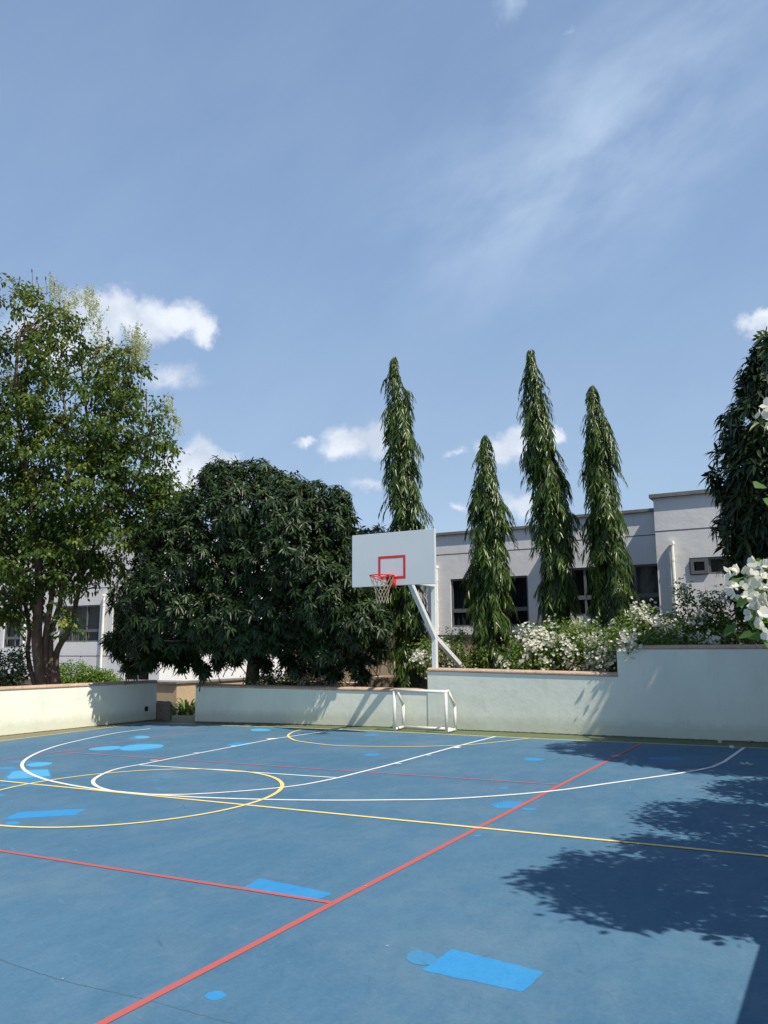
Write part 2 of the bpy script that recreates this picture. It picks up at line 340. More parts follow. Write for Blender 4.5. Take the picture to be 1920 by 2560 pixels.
def strip(name, pts, w, mat, lift, closed=False, parent=COURT):
    pts = [np.array(p, float) for p in pts]; n = len(pts); vs = []; fs = []
    for i in range(n):
        a = pts[i-1] if (i > 0 or closed) else pts[i]; b = pts[(i+1) % n] if (i < n-1 or closed) else pts[i]
        t = b-a; t /= np.linalg.norm(t); nn = np.array([-t[1], t[0]])
        for s in (1, -1):
            q = pts[i]+nn*s*w/2; vs.append((q[0], q[1], gz(*q)+lift*.26))
    for i in range(n if closed else n-1):
        j = (i+1) % n; fs.append((2*i, 2*i+1, 2*j+1, 2*j))
    b = MB(); b.add(vs, fs); return b.build(name, mat, parent)
def spline(pts, closed=False, k=14):
    pts = [np.array(p, float) for p in pts]; n = len(pts); out = []
    for i in range(n if closed else n-1):
        g = lambda j: pts[j % n] if closed else pts[min(max(j, 0), n-1)]
        p0, p1, p2, p3 = g(i-1), g(i), g(i+1), g(i+2)
        for s in np.linspace(0, 1, k, endpoint=False):
            out.append(.5*((2*p1)+(-p0+p2)*s+(2*p0-5*p1+4*p2-p3)*s*s+(-p0+3*p1-3*p2+p3)*s**3))
    if not closed: out.append(pts[-1])
    return out
C = lambda *l: [court(*p) for p in l]
def lsq_line(pts, ext0=0, ext1=0):
    p = np.array(pts); c = p.mean(0); d = np.linalg.svd(p-c)[2][0]
    if d @ (p[-1]-p[0]) < 0: d = -d
    s = (p-c)@d; return [c+d*(s.min()-ext0), c+d*(s.max()+ext1)]
def ell_fit(pts):
    p = np.array(pts); x, y = p.T; c0 = p.mean(0); x = x-c0[0]; y = y-c0[1]
    A = np.c_[x*x, x*y, y*y, x, y]; k = np.linalg.lstsq(A, np.ones(len(x)), rcond=None)[0]; return k, c0
def ell_pts(k, c0, n=140, a0=0, a1=2*math.pi):
    a, b, c, d, e = k; Mx = np.array([[a, b/2], [b/2, c]]); ctr = -np.linalg.solve(2*Mx, [d, e])
    s = 1 + ctr@Mx@ctr; w_, v_ = np.linalg.eigh(Mx/s)
    out = []
    for t in np.linspace(a0, a1, n, endpoint=False):
        u = np.array([math.cos(t), math.sin(t)]); r = 1/math.sqrt(u@(Mx/s)@u); out.append(c0+ctr+u*r)
    return out, c0+ctr
# repair patches
def patch_px(pts, mat, lift=.004):
    q = [court(*p) for p in pts]; out = []
    for a, b in zip(q, q[1:]+q[:1]):
        k = max(1, int(np.linalg.norm(b-a)/.05)); k = min(k, 24)
        for u in range(k): out.append(tuple(a+(b-a)*u/k+np.array([random.uniform(-.006, .006), random.uniform(-.006, .006)])*(u > 0)))
    sheet('repair_patch', out, M[mat], lift, COURT)
def patch_ell(cx, cy_, hw, hh, mat, lift=.004, tilt=0.):
    pts = []
    for i in range(26):
        a = 2*math.pi*i/26; k = 1+.10*math.sin(2*a+cx)+.05*math.sin(3*a+cy_)
        pts.append((cx+hw*k*math.cos(a), cy_-hh*k*math.sin(a)-tilt*hw*k*math.cos(a)))
    patch_px(pts, mat, lift)
patch_px([(1128, 2374), (1134, 2373.4), (1356, 2429), (1359, 2433), (1309, 2478), (1302, 2479.5), (1060, 2427), (1055, 2424)], 'patch', .0045)
patch_ell(1054, 2396, 43, 16, 'patch_dull', .0065, -.12)
patch_px([(645, 2197.5), (657, 2196.6), (829, 2233), (828, 2236), (790, 2250.5), (602, 2222)], 'patch')
patch_px([(509, 2492), (520, 2482), (538, 2477), (556, 2479), (564, 2485), (561, 2493.5), (545, 2500), (530, 2502)], 'patch')
patch_px([(5, 2049), (46, 2030.6), (217, 2022), (185, 2038)], 'patch'); patch_ell(32, 2058, 18, 4.5, 'patch')
patch_px([(2, 1952), (28, 1926), (124, 1922), (129, 1946), (90, 1958)], 'patch_dull', .0035); patch_px([(17, 1944), (34, 1929), (70, 1925), (119, 1924), (126, 1940), (60, 1946), (24, 1948)], 'patch_pale', .0065)
patch_ell(98, 1911, 34, 5, 'patch_pale', .005, .10); patch_ell(60, 1905, 40, 3, 'patch_dull', .0035); patch_ell(18, 1921, 26, 3, 'patch', .0045)
patch_ell(264, 1871, 40, 5, 'patch_pale', .0055, .04); patch_ell(353, 1868, 50, 7.5, 'patch_pale', .007, .06); patch_ell(350, 1869, 62, 9, 'patch_dull', .0035, .05)
patch_ell(355, 1843, 19, 3.5, 'patch_pale', .0055, .05); patch_ell(345, 1843.5, 24, 4, 'patch_dull', .0035, .05)
patch_ell(651, 1825, 27, 3.2, 'patch_pale', .005, .02); patch_ell(700, 1822, 36, 1.6, 'patch_dull', .0045); patch_ell(598, 1860.5, 29, 4, 'patch', .005, .06)
patch_ell(930, 1838, 20, 2, 'patch'); patch_ell(930, 1887, 20, 3, 'patch'); patch_ell(1336, 1898.6, 28, 3.5, 'patch')
patch_px([(1225, 2011.5), (1261, 2004), (1310, 2004.5), (1290, 2020), (1243, 2021)], 'patch'); patch_ell(1322, 2023, 17, 3, 'patch'); patch_ell(1261, 1970, 12, 2, 'patch'); patch_ell(1194, 2089, 10, 2.6, 'patch')
patch_ell(1668, 1896.5, 45, 3, 'patch'); patch_ell(3, 1988, 9, 2.5, 'patch'); patch_ell(415, 1945, 9, 2, 'patch_dull'); patch_ell(386, 1951, 8, 1.6, 'patch_dull'); patch_ell(399, 1973, 10, 2.2, 'patch_dull'); patch_ell(556, 1912.5, 16, 1.5, 'patch_dull')
patch_ell(40, 1964, 90, 3, 'patch_dull', .003); patch_ell(240, 1884, 12, 1.3, 'patch_dull')
# painted lines (each colour on its own level)
strip('end_line', base_line, .05, M['edge_line'], .010)
strip('side_line', [(-15.72, -7), court(0, 1853), court(205, 1827), (-14.84, 14.46)], .05, M['edge_line'], .0105)
red1 = lsq_line(C((249, 2560), (521, 2421), (833, 2257), (960, 2195.5), (1191.5, 2076), (1394, 1963.4), (1602, 1859)), 3.5, .02)
strip('volleyball_side_line', red1, .052, M['red_line'], .013)
strip('volleyball_attack_line', lsq_line(C((0, 2127.8), (289, 2172), (602, 2223), (833, 2258)), 3.6, .0), .042, M['red_line'], .0145)
strip('volleyball_attack_line', lsq_line(C((139, 1881), (405, 1895.7), (810, 1922), (960, 1933), (1391, 1963.4))), .040, M['red_old'], .0145)
strip('volleyball_side_line', [court(0, 1901), court(139, 1881), court(515, 1823.4)], .042, M['red_old'], .013)
strip('centre_line', lsq_line(C((0, 1954), (619, 2010), (960, 2046.5), (1423, 2095.4), (1920, 2141)), 6, 1.0), .05, M['yellow_line'], .019)
kc, c0 = ell_fit(C((702, 1962), (480, 1923.5), (243, 1936), (613, 1929), (625, 2011.5), (428, 2047), (116, 2069), (0, 2066), (0, 1977), (133, 1949)))
strip('centre_circle', ell_pts(kc, c0)[0], .05, M['yellow_line'], .0205, True)
strip('goal_area_arc', spline([court(770, 1821)]+C((735, 1829.5), (720.5, 1839), (728, 1847), (752, 1854), (839, 1864), (960, 1866.8), (1047, 1866.8), (1162.5, 1862.8), (1249, 1855), (1324.6, 1846))), .045, M['yellow_line'], .0205)
tp = C((376, 1822), (289, 1833), (173.6, 1857), (110, 1876), (70, 1895), (55, 1912), (68, 1930), (115.7, 1949.6), (200, 1967), (306.7, 1980.5), (463, 1992), (636, 1998.5), (800, 2001), (960, 2000.5), (1133.6, 1997), (1365, 1979.6), (1538.7, 1956.5), (1712, 1931.6), (1780, 1918))
tp = spline(tp)+[court(1810, 1905), court(1860, 1869.7)]
strip('three_point_line', tp, .052, M['white_line'], .0165)
lane_l = [court(347, 1912.5), court(498, 1883), court(590, 1865.6), court(683, 1847.7), court(856, 1822.5)]
strip('lane_line', lane_l, .05, M['white_line'], .0165); lane_r = [court(845, 1945), court(960, 1916), court(1139, 1866.8), court(1240, 1841.5)]
strip('lane_line', lane_r, .05, M['white_line'], .0165)
strip('free_throw_line', [court(347, 1912.8), court(845, 1945)], .045, M['white_line'], .0175)
fc = spline(C((347, 1912.5), (300, 1921), (266, 1931.6), (240, 1945), (232.6, 1956), (246, 1968), (289, 1979.6), (340, 1984.5), (405, 1986.8), (492, 1985.4), (636.5, 1975.6), (752, 1963), (845, 1945)))
strip('free_throw_circle', fc, .05, M['white_line'], .0175)
for (a, b, w) in [((394, 1901), (376, 1901.2), .05), ((500, 1882.6), (484, 1882.8), .05), ((594, 1865), (578, 1865.4), .05), ((690, 1846.5), (668, 1848.5), .16),
                  ((872, 1938), (878, 1938.4), .05), ((985, 1909), (1003, 1909.8), .05), ((1063, 1888), (1077, 1888.6), .05), ((1132, 1868.3), (1150, 1869), .16)]:
    strip('lane_mark', [court(*a), court(*b)], w, M['white_line'], .0185)
# crack
def crack(pts, w):
    P = spline(C(*pts)); P = [p+np.array([random.uniform(-.004, .004), random.uniform(-.004, .004)]) for p in P]
    strip('floor_crack', P, w, M['crack'], .0025)
crack([(-40, 2380), (0, 2399), (70, 2424), (160, 2452), (260, 2476), (365, 2499)], .005); crack([(365, 2499), (457, 2525), (561, 2554), (640, 2580)], .004)

# ------------------------------------------------------------------ boundary walls
def profile_wall(b, a, c, prof, cap=True):
    """sweep a (offset, z) profile between two ground points; offset grows away from the court"""
    a = np.array(a, float); c = np.array(c, float); d = (c-a)/np.linalg.norm(c-a); nn = np.array([-d[1], d[0]])
    n = len(prof); vs = []
    for p, k in ((a, 0), (c, 1)):
        for (o, z) in prof:
            zz = z if not isinstance(z, tuple) else z[k]
            vs.append((*(p+nn*o), zz))
    fs = [(i, (i+1) % n, n+(i+1) % n, n+i) for i in range(n)]
    if cap: fs += [tuple(range(n-1, -1, -1)), tuple(range(n, 2*n))]
    b.add(vs, fs)
def wall(b, a, c, th, z0, z1):
    profile_wall(b, a, c, [(0, z0), (th, z0), (th, z1), (0, z1)])
def coping(b, a, c, th, z1, h=.075, over=.012):
    z1a, z1b = z1 if isinstance(z1, tuple) else (z1, z1)
    P = []
    for (o, dz) in [(-over, .002), (-over-.008, .02), (-over-.006, h*.55), (.012, h*.86), (.05, h), (th-.03, h), (th+.01, h*.7), (th+.01, .002)]:
        P.append((o, (z1a+dz, z1b+dz)))
    profile_wall(b, a, c, P[::-1])
def wall_thing(name, label, segs, th=.24, extra=None):
    t = thing(name, label, 'wall', (*segs[0][0], gz(*segs[0][0])))
    b = MB(); cpg = MB()
    for (a, c, z) in segs:
        wall(b, a, c, th, -.65, z if not isinstance(z, tuple) else z); coping(cpg, a, c, th, z)
    b.build('wall_body', M['wall'], t); cpg.build('coping', M['coping'], t, bevel=.004); return t
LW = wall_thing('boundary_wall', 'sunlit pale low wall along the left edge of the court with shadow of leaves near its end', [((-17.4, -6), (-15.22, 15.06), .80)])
# small dark socket in the left wall
d_ = np.array([-15.22+17.4, 15.06+6]); d_ /= np.linalg.norm(d_)
q = np.array([-15.22, 15.06])-d_*.30; so = MB(); nn = np.array([-d_[1], d_[0]])
so.add([(*(q+nn*o+d_*s), z) for o in (-.004, .05) for s, z in ((-.05, .13), (.05, .13), (.05, .245), (-.05, .245))], [(0, 1, 2, 3), (7, 6, 5, 4), (0, 4, 5, 1), (1, 5, 6, 2), (2, 6, 7, 3), (3, 7, 4, 0)])
so.build('wall_socket', M['hole'], LW)
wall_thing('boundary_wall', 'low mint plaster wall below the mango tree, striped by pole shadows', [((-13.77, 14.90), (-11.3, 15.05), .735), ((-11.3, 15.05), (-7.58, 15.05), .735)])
a0, a1 = np.array([-7.58, 15.035]), np.array([.74, 14.50]); ds = (a1-a0)/np.linalg.norm(a1-a0); s1 = (-3.64+7.58)/ds[0]; LL = np.linalg.norm(a1-a0); ps = a0+ds*s1
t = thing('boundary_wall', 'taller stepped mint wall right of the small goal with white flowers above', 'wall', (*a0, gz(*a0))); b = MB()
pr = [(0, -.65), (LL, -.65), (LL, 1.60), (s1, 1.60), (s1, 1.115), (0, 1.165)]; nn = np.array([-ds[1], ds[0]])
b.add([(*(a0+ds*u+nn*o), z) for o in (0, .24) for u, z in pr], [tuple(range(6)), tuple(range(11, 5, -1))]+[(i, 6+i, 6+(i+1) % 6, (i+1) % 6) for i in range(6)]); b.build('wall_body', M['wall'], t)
b = MB(); coping(b, a0, ps-ds*.002, .24, (1.165, 1.115)); coping(b, ps-ds*.01, a1, .24, 1.60); b.build('coping', M['coping'], t, bevel=.004)
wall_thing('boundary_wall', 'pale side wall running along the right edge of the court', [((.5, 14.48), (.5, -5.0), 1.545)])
# planter soil behind the walls
def soil(name, x0, x1, y0, y1, z1):
    b = MB(); n = 14; nx, ny = n*2, n; vs = []; fs = []
    for j in range(ny+1):
        for i in range(nx+1):
            vs.append((x0+(x1-x0)*i/nx, y0+(y1-y0)*j/ny, z1+random.uniform(-.04, .03)))
    for j in range(ny):
        for i in range(nx): k = j*(nx+1)+i; fs.append((k, k+1, k+nx+2, k+nx+1))
    b.add(vs, fs); b.box(x0, x1, y0, y1, -.66, z1-.06); tag(b.build(name, M['soil']), kind='structure')
soil('planter_soil', -13.6, -7.62, 15.31, 17.6, .60)
soil('planter_soil', -7.58, 3.5, 15.26, 17.9, 1.02)
soil('planter_soil', .78, 4.0, -5, 14.4, 1.30)
soil('planter_soil', -21, -15.85, -4, 15.0, .66)
soil('garden_soil', -21.5, -13.9, 16.45, 20.9, -.45)
# brown curved planter kerb in the gap
pts = []
kb = MB(); path = [(-15.9, 15.24), (-15.3, 15.10), (-14.97, 15.03), (-14.82, 15.06), (-14.78, 15.16), (-14.98, 15.36)]
path = spline(path, k=8)
for i in range(len(path)-1):
    pass
vs = []; fs = []; n = 7
for i, p in enumerate(path):
    a = path[max(i-1, 0)]; b = path[min(i+1, len(path)-1)]; t = (b-a)/np.linalg.norm(b-a); nn = np.array([-t[1], t[0]])
    for (o, z) in [(0, -.4), (0, .27), (.02, .32), (.10, .355), (.20, .32), (.22, .27), (.22, -.4)]:
        vs.append((*(p+nn*o), z))
for i in range(len(path)-1):
    for k in range(n-1): fs.append((i*n+k, (i+1)*n+k, (i+1)*n+k+1, i*n+k+1))
fs += [tuple(range(n)), tuple(range(len(vs)-1, len(vs)-n-1, -1))]
kb.add(vs, fs); tag(kb.build('planter_kerb', M['curb'], smooth=False), 'low brown stone kerb curving in the gap between the two pale walls', 'kerb')

# ------------------------------------------------------------------ buildings
def facade(b, x0, x1, z0, z1, y, holes, th=.22):
    xs = sorted({x0, x1, *[h[0] for h in holes], *[h[1] for h in holes]}); zs = sorted({z0, z1, *[h[2] for h in holes], *[h[3] for h in holes]})
    for i in range(len(xs)-1):
        for j in range(len(zs)-1):
            mx, mz = (xs[i]+xs[i+1])/2, (zs[j]+zs[j+1])/2
            if any(h[0] < mx < h[1] and h[2] < mz < h[3] for h in holes): continue
            b.add([(xs[i], y, zs[j]), (xs[i+1], y, zs[j]), (xs[i+1], y, zs[j+1]), (xs[i], y, zs[j+1])], [(0, 1, 2, 3)])
    for h in holes:
        (a, c, e, f) = h
        b.add([(a, y, e), (c, y, e), (c, y, f), (a, y, f), (a, y+th, e), (c, y+th, e), (c, y+th, f), (a, y+th, f)], [(0, 4, 5, 1), (1, 5, 6, 2), (2, 6, 7, 3), (3, 7, 4, 0)])
def window(parent, h, y, mull=(), trans=None, curtain='curtain_dark', sashes=(), label=None):
    a, c, e, f = h; fr = MB(); w = .055; yf = y+.05; yb = y+.12
    fr.box(a, c, yf, yb, e, e+w); fr.box(a, c, yf, yb, f-w, f); fr.box(a, a+w, yf, yb, e+w, f-w); fr.box(c-w, c, yf, yb, e+w, f-w)
    for t in ([trans] if trans else []): fr.box(a+w, c-w, yf-.004, yb, t-.055, t+.055)
    zs = [e+w, f-w] if not trans else [e+w, trans-.055, trans+.055, f-w]
    for mx in mull:
        for k in range(0, len(zs), 2): fr.box(mx-.028, mx+.028, yf+.003, yb-.003, zs[k], zs[k+1])
    for (s0, s1, s2, s3) in sashes:                 # opening lights, set proud
        ww = .075
        fr.box(s0, s1, y-.05, y+.048, s2, s2+ww); fr.box(s0, s1, y-.05, y+.048, s3-ww, s3); fr.box(s0, s0+ww, y-.05, y+.048, s2+ww, s3-ww); fr.box(s1-ww, s1, y-.05, y+.048, s2+ww, s3-ww)
    o = fr.build('window', M['frame'], parent)
    if label: o['label'] = label
    g = MB(); g.add([(a+w, y+.09, e+w), (c-w, y+.09, e+w), (c-w, y+.09, f-w), (a+w, y+.09, f-w)], [(0, 1, 2, 3)]); g.build('pane', M['glass'], o)
    cu = MB(); n = max(12, int((c-a)*30)); vs = []; fs = []
    for i in range(n+1):
        x = a+.02+(c-a-.04)*i/n; yy = y+.30+.035*math.sin(i*1.35+math.sin(i*.31)*2)
        vs += [(x, yy, e+.02), (x, yy, f-.02)]
    for i in range(n): fs.append((2*i, 2*i+2, 2*i+3, 2*i+1))
    cu.add(vs, fs); cu.build('curtain', M[curtain], o)
    return o
def downpipe(parent, x, y, z0, z1, head=True, rad=.047):
    p = MB(); p.tube([(x, y-rad-.03, z0), (x, y-rad-.03, z1)], rad, 12)
    if head: p.tube([(x, y-rad-.03, z1-.05), (x, y-rad-.03, z1+.02)], rad*1.25, 12); p.tube([(x, y+.02, z1-.03), (x, y-rad-.14, z1-.03)], rad*1.05, 12)
    for z in (z1-.42, (z0+z1)/2, z0+.25): p.tube([(x, y-rad-.03, z-.03), (x, y-rad-.03, z+.03)], rad*1.18, 12)
    return p.build('downpipe', M['pipe'], parent, smooth=False)
def rect_px(l, r, t, b, y):                      # window rectangle from its edges in the photo
    x0, z1 = on_y(l, t, y); x0b, z0 = on_y(l, b, y); x1, _ = on_y(r, (t+b)/2, y); return ((x0+x0b)/2, x1, z0, z1)
# right building: long wing, nearer wing, tower
YB1, YB2, YB3 = 22.0, 20.85, 20.1
BR = thing('school_building', 'long grey blue building with dark windows and a taller block at its right end', 'building', (-6, 22, -.6))
w1 = rect_px(1127, 1320, 1448, 1568, YB1); w1 = (w1[0], on_y(1321, 1505, YB1)[0], w1[2], w1[3])
x_step, x_tow = -6.75, on_y(1636, 1300, YB3)[0]
wz = (on_y(1446, 1540, YB2)[1], on_y(1441, 1419.5, YB2)[1])
w2 = (on_y(1425, 1480, YB2)[0], on_y(1500, 1480, YB2)[0], *wz); w3 = (on_y(1540, 1480, YB2)[0], x_tow-.02, *wz)
w4 = (on_y(1724, 1420, YB3)[0], on_y(1724, 1420, YB3)[0]+1.75, on_y(1727, 1438, YB3)[1], on_y(1724, 1395, YB3)[1])
ROOF1, ROOF3 = on_y(1088, 1340, YB1)[1], on_y(1633, 1246, YB3)[1]
zp = on_y(1100, 1587, YB1)[1]
b = MB()
facade(b, -16.5, x_step, zp, ROOF1, YB1, [w1, (-13.2, -11.4, w1[2], w1[3])]); facade(b, x_step, x_tow, zp, ROOF1, YB2, [w2, w3]); facade(b, x_tow, 6, zp, ROOF3, YB3, [w4])
b.add([(x_step, YB2, zp), (x_step, YB1, zp), (x_step, YB1, ROOF1), (x_step, YB2, ROOF1)], [(3, 2, 1, 0)])
b.add([(x_tow, YB3, zp), (x_tow, 32, zp), (x_tow, 32, ROOF3), (x_tow, YB3, ROOF3)], [(3, 2, 1, 0)])
b.add([(-16.5, YB1, zp), (-16.5, 32, zp), (-16.5, 32, ROOF1), (-16.5, YB1, ROOF1)], [(3, 2, 1, 0)])
b.add([(6, YB3, zp), (6, 32, zp), (6, 32, ROOF3), (6, YB3, ROOF3)], [(0, 1, 2, 3)])
b.build('wall', M['bld'], BR)
dk = MB(); dk.box(-16.2, x_step-.02, YB1+.6, YB1+.7, zp, ROOF1-.1); dk.box(x_step+.02, x_tow-.02, YB2+.6, YB2+.7, zp, ROOF1-.1); dk.box(x_tow+.05, 5.8, YB3+.6, YB3+.7, zp, ROOF3-.1); dk.build('unlit_room_backing', M['dark'], BR)  # thin black panels in place of the shade inside the rooms
rf = MB(); rf.box(-16.6, x_step-.09, YB1-.085, 32, ROOF1+.001, ROOF1+.075); rf.box(x_step-.085, x_tow-.004, YB2-.085, 32, ROOF1+.003, ROOF1+.077); rf.box(x_tow-.085, 6.08, YB3-.085, 32, ROOF3+.001, ROOF3+.09)
rf.build('roof_slab', M['slab'], BR)
gr = MB()
zg1 = on_y(1088, 1388, YB1)[1]; zg3 = on_y(1637.6, 1329, YB3)[1]
gr.box(-16.5, x_step-.003, YB1-.004, YB1+.02, zg1-.012, zg1+.012); gr.box(x_step+.003, x_tow-.003, YB2-.004, YB2+.02, zg1-.012, zg1+.012); gr.box(x_tow+.003, 6, YB3-.004, YB3+.02, zg3-.012, zg3+.012)
gr.build('groove_shade_strip', M['shade_and_band'], BR)  # strips stand proud; the shade of the recess is only their dark colour
pl = MB(); pl.box(-16.45, x_step, YB1+.03, 31.8, -.64, zp-.075); pl.box(x_step+.002, x_tow, YB2+.03, 31.8, -.64, zp-.075); pl.box(x_tow+.002, 5.9, YB3+.03, 31.8, -.64, zp-.075); pl.build('plinth', M['beige'], BR)
bd = MB(); bd.box(-16.52, x_step, YB1-.03, 31.9, zp-.073, zp-.002); bd.box(x_step+.002, x_tow, YB2-.03, 31.9, zp-.074, zp-.003); bd.box(x_tow+.002, 5.95, YB3-.03, 31.9, zp-.075, zp-.004); bd.build('base_band', M['shade_and_band'], BR)
zt1 = on_y(1129, 1527, YB1)[1]; zt2 = on_y(1448, 1494, YB2)[1]
window(BR, w1, YB1, ((w1[0]+w1[1])/2,), zt1); window(BR, (-13.2, -11.4, w1[2], w1[3]), YB1, (-12.3,), zt1)
window(BR, w2, YB2, ((w2[0]+w2[1])/2,), zt2); window(BR, w3, YB2, (on_y(1625, 1480, YB2)[0]-.35,), zt2, 'curtain')
wm = on_y(1773, 1415, YB3)[0]
window(BR, w4, YB3, (wm,), None, 'curtain_dark', [(w4[0]+.03, wm-.02, w4[2]+.02, w4[3]-.03)], 'small high window with its left light propped open')
downpipe(BR, on_y(1094.5, 1500, YB1)[0], YB1, zp, on_y(1092, 1417, YB1)[1]); downpipe(BR, on_y(1686, 1440, YB3)[0], YB3, zp, on_y(1680, 1357, YB3)[1])
# the drain head: a short stub and a shallow pilaster beside it
# left building
YL = 22.0
BL = thing('school_building', 'grey two tone building behind the tall left tree with curtained windows and white pipes', 'building', (-28, 22, -.6))
xc = -22.15
L2 = rect_px(147, 248, 1516, 1605.6, YL); L3 = rect_px(280, 375, 1514, 1605.6, YL); L1 = rect_px(9, 51, 1545, 1619, YL); L4 = rect_px(101, 124, 1532, 1559, YL); L5 = rect_px(311, 372, 1662, 1702, YL)
b = MB(); facade(b, -40, xc, -.3, 6.2, YL, [L1, L2, L3, L4, L5]); b.add([(-40, YL, -.3), (-40, 34, -.3), (-40, 34, 6.2), (-40, YL, 6.2)], [(3, 2, 1, 0)]); b.build('wall', M['bld'], BL)
b = MB(); b.add([(xc, YL, -.3), (xc, 34, -.3), (xc, 34, 6.2), (xc, YL, 6.2)], [(0, 1, 2, 3)]); b.build('end_wall', M['bld_white'], BL)
dk = MB(); dk.box(-39.8, xc-.1, YL+.6, YL+.7, -.3, 6.1); dk.build('unlit_room_backing', M['dark'], BL)  # black panel painted as the shade behind these windows
rf = MB(); rf.box(-40.2, xc+.1, YL-.12, 34.1, 6.201, 6.34); rf.build('roof_slab', M['slab'], BL)
gr = MB()
for py in (1471, 1640):
    z = on_y(230, py, YL)[1]; gr.box(-40, xc, YL-.004, YL+.02, z-.014, z+.014)
gr.build('groove_shade_strip', M['shade_and_band'], BL)  # flat dark strips again, recess shade put into the colour
zt = on_y(245, 1576, YL)[1]
window(BL, L1, YL, ((L1[0]*.35+L1[1]*.65),), on_y(30, 1595, YL)[1], 'curtain'); window(BL, L2, YL, (L2[0]*.33+L2[1]*.67, L2[0]*.67+L2[1]*.33), zt, 'curtain'); window(BL, L3, YL, ((L3[0]+L3[1])/2,), zt, 'curtain'); window(BL, L4, YL, (), None); window(BL, L5, YL, ((L5[0]+L5[1])/2,), None)
downpipe(BL, on_y(260, 1580, YL)[0], YL, .0, on_y(266, 1487, YL)[1]); downpipe(BL, on_y(65, 1580, YL)[0], YL, .0, on_y(71, 1508, YL)[1])
# beige plinth wall in front of the left building and low beige garden walls
t = thing('garden_wall', 'beige rendered wall with a grey ledge seen through the gap beside the brown kerb', 'wall', (-21, 21, -.6))
zc = on_y(441, 1705, 21.0)[1]; xk = on_y(441, 1740, 21.0)[0]
b = MB(); b.box(-32, xk, 21.0, 21.4, -.64, zc-.06); b.box(xk-.38, xk-.002, 21.402, 26.5, -.64, zc-.061); b.build('wall_body', M['beige'], t)
b = MB(); b.box(-32, xk+.06, 20.92, 21.98, zc-.059, zc); b.box(xk-.5, xk+.061, 21.982, 26.5, zc-.058, zc+.001); b.build('ledge', M['slab'], t)
t = thing('garden_wall', 'stepped beige wall with sunlit top behind the low mint wall', 'wall', (-10, 18.3, -.6))
zA = on_y(880, 1707, 18.3)[1]; zB = on_y(960, 1692, 18.1)[1]; xA0, xA1, xB1 = -15.0, on_y(926, 1700, 18.3)[0], -7.4
b = MB(); b.box(xA0, xA1, 18.3, 18.75, -.64, zA); b.box(xA1+.003, xB1, 18.1, 18.9, -.64, zB); b.build('wall_body', M['beige'], t, bevel=.012)

# ------------------------------------------------------------------ basketball hoop
XH = -7.47; zs_ = 1.02
HP = thing('basketball_hoop', 'white steel basketball hoop with rectangular backboard, red rim and cord net', 'basketball hoop', (XH, 15.17, zs_))
b = MB(); b.bar((XH, 15.17, zs_), (XH, 15.17, 3.02), .10, .10, (0, 1, 0)); b.build('pole', M['steel'], HP, bevel=.006)
b = MB(); b.bar((XH-.001, 15.22, 1.80), (XH-.001, 14.12, 2.915), .094); b.build('brace', M['steel'], HP, bevel=.006)
b = MB(); b.bar((XH+.001, 15.18, 1.86), (XH+.001, 16.95, 1.00), .094); b.build('brace', M['steel'], HP, bevel=.006)
b = MB(); b.bar((XH, 15.118, 2.95), (XH, 13.47, 2.95), .092); b.build('arm', M['steel'], HP, bevel=.005)
YBD = 13.4; X0, X1, Z0, Z1 = -8.39, -6.572, 2.825, 3.855
b = MB(); b.box(X0, X1, YBD, YBD+.03, Z0, Z1)
for (xa, xb, za, zb) in ((X0, X1, Z0, Z0+.05), (X0, X1, Z1-.05, Z1), (X0, X0+.05, Z0+.051, Z1-.051), (X1-.05, X1, Z0+.051, Z1-.051)): b.box(xa, xb, YBD+.031, YBD+.07, za, zb)
BB = b.build('backboard', M['board'], HP, bevel=.004)
b = MB(); w_ = .05; sx0, sx1, sz0, sz1 = -7.79, -7.19, 2.95, 3.40
def quad(xa, xb, za, zb): b.box(xa, xb, YBD-.003, YBD+.001, za, zb)
quad(sx0, sx1, sz0, sz0+w_); quad(sx0, sx1, sz1-w_, sz1); quad(sx0, sx0+w_, sz0+w_, sz1-w_); quad(sx1-w_, sx1, sz0+w_, sz1-w_); b.build('target_square', M['red'], BB)
RX, RY, RZ, RR = -7.47, 12.985, 2.985, .228
b = MB(); an = np.linspace(0, 2*math.pi, 49)[:-1]
b.tube([(RX+RR*math.cos(a), RY+RR*math.sin(a), RZ) for a in an], .011, 10, closed=True)
b.box(RX-.085, RX+.085, RY+RR-.01, YBD-.006, RZ-.013, RZ+.011)
b.box(RX-.075, RX+.075, YBD-.016, YBD-.004, RZ-.19, RZ+.01)
b.box(RX-.072, RX-.060, YBD-.13, YBD-.017, RZ-.16, RZ-.014); b.box(RX+.060, RX+.072, YBD-.13, YBD-.017, RZ-.16, RZ-.014)
for s in (-1, 1): b.tube([(RX+s*.065, YBD-.02, RZ-.15), (RX+s*.12, RY+.12, RZ-.075), (RX+s*.20, RY-.08, RZ-.02), (RX+s*.17, RY-.15, RZ-.012)], .0075, 8)
for k in range(12):
    a = 2*math.pi*(k+.5)/12; c_, s_ = math.cos(a), math.sin(a)
    b.tube([(RX+(RR-.006)*c_, RY+(RR-.006)*s_, RZ-.008), (RX+(RR-.014)*c_, RY+(RR-.014)*s_, RZ-.028), (RX+(RR+.004)*c_, RY+(RR+.004)*s_, RZ-.026)], .0045, 6)
b.build('rim', M['red'], HP, smooth=False)
b = MB(); prof = [(0, .222), (.12, .185), (.20, .150), (.27, .128), (.34, .117), (.41, .112), (.48, .118)]
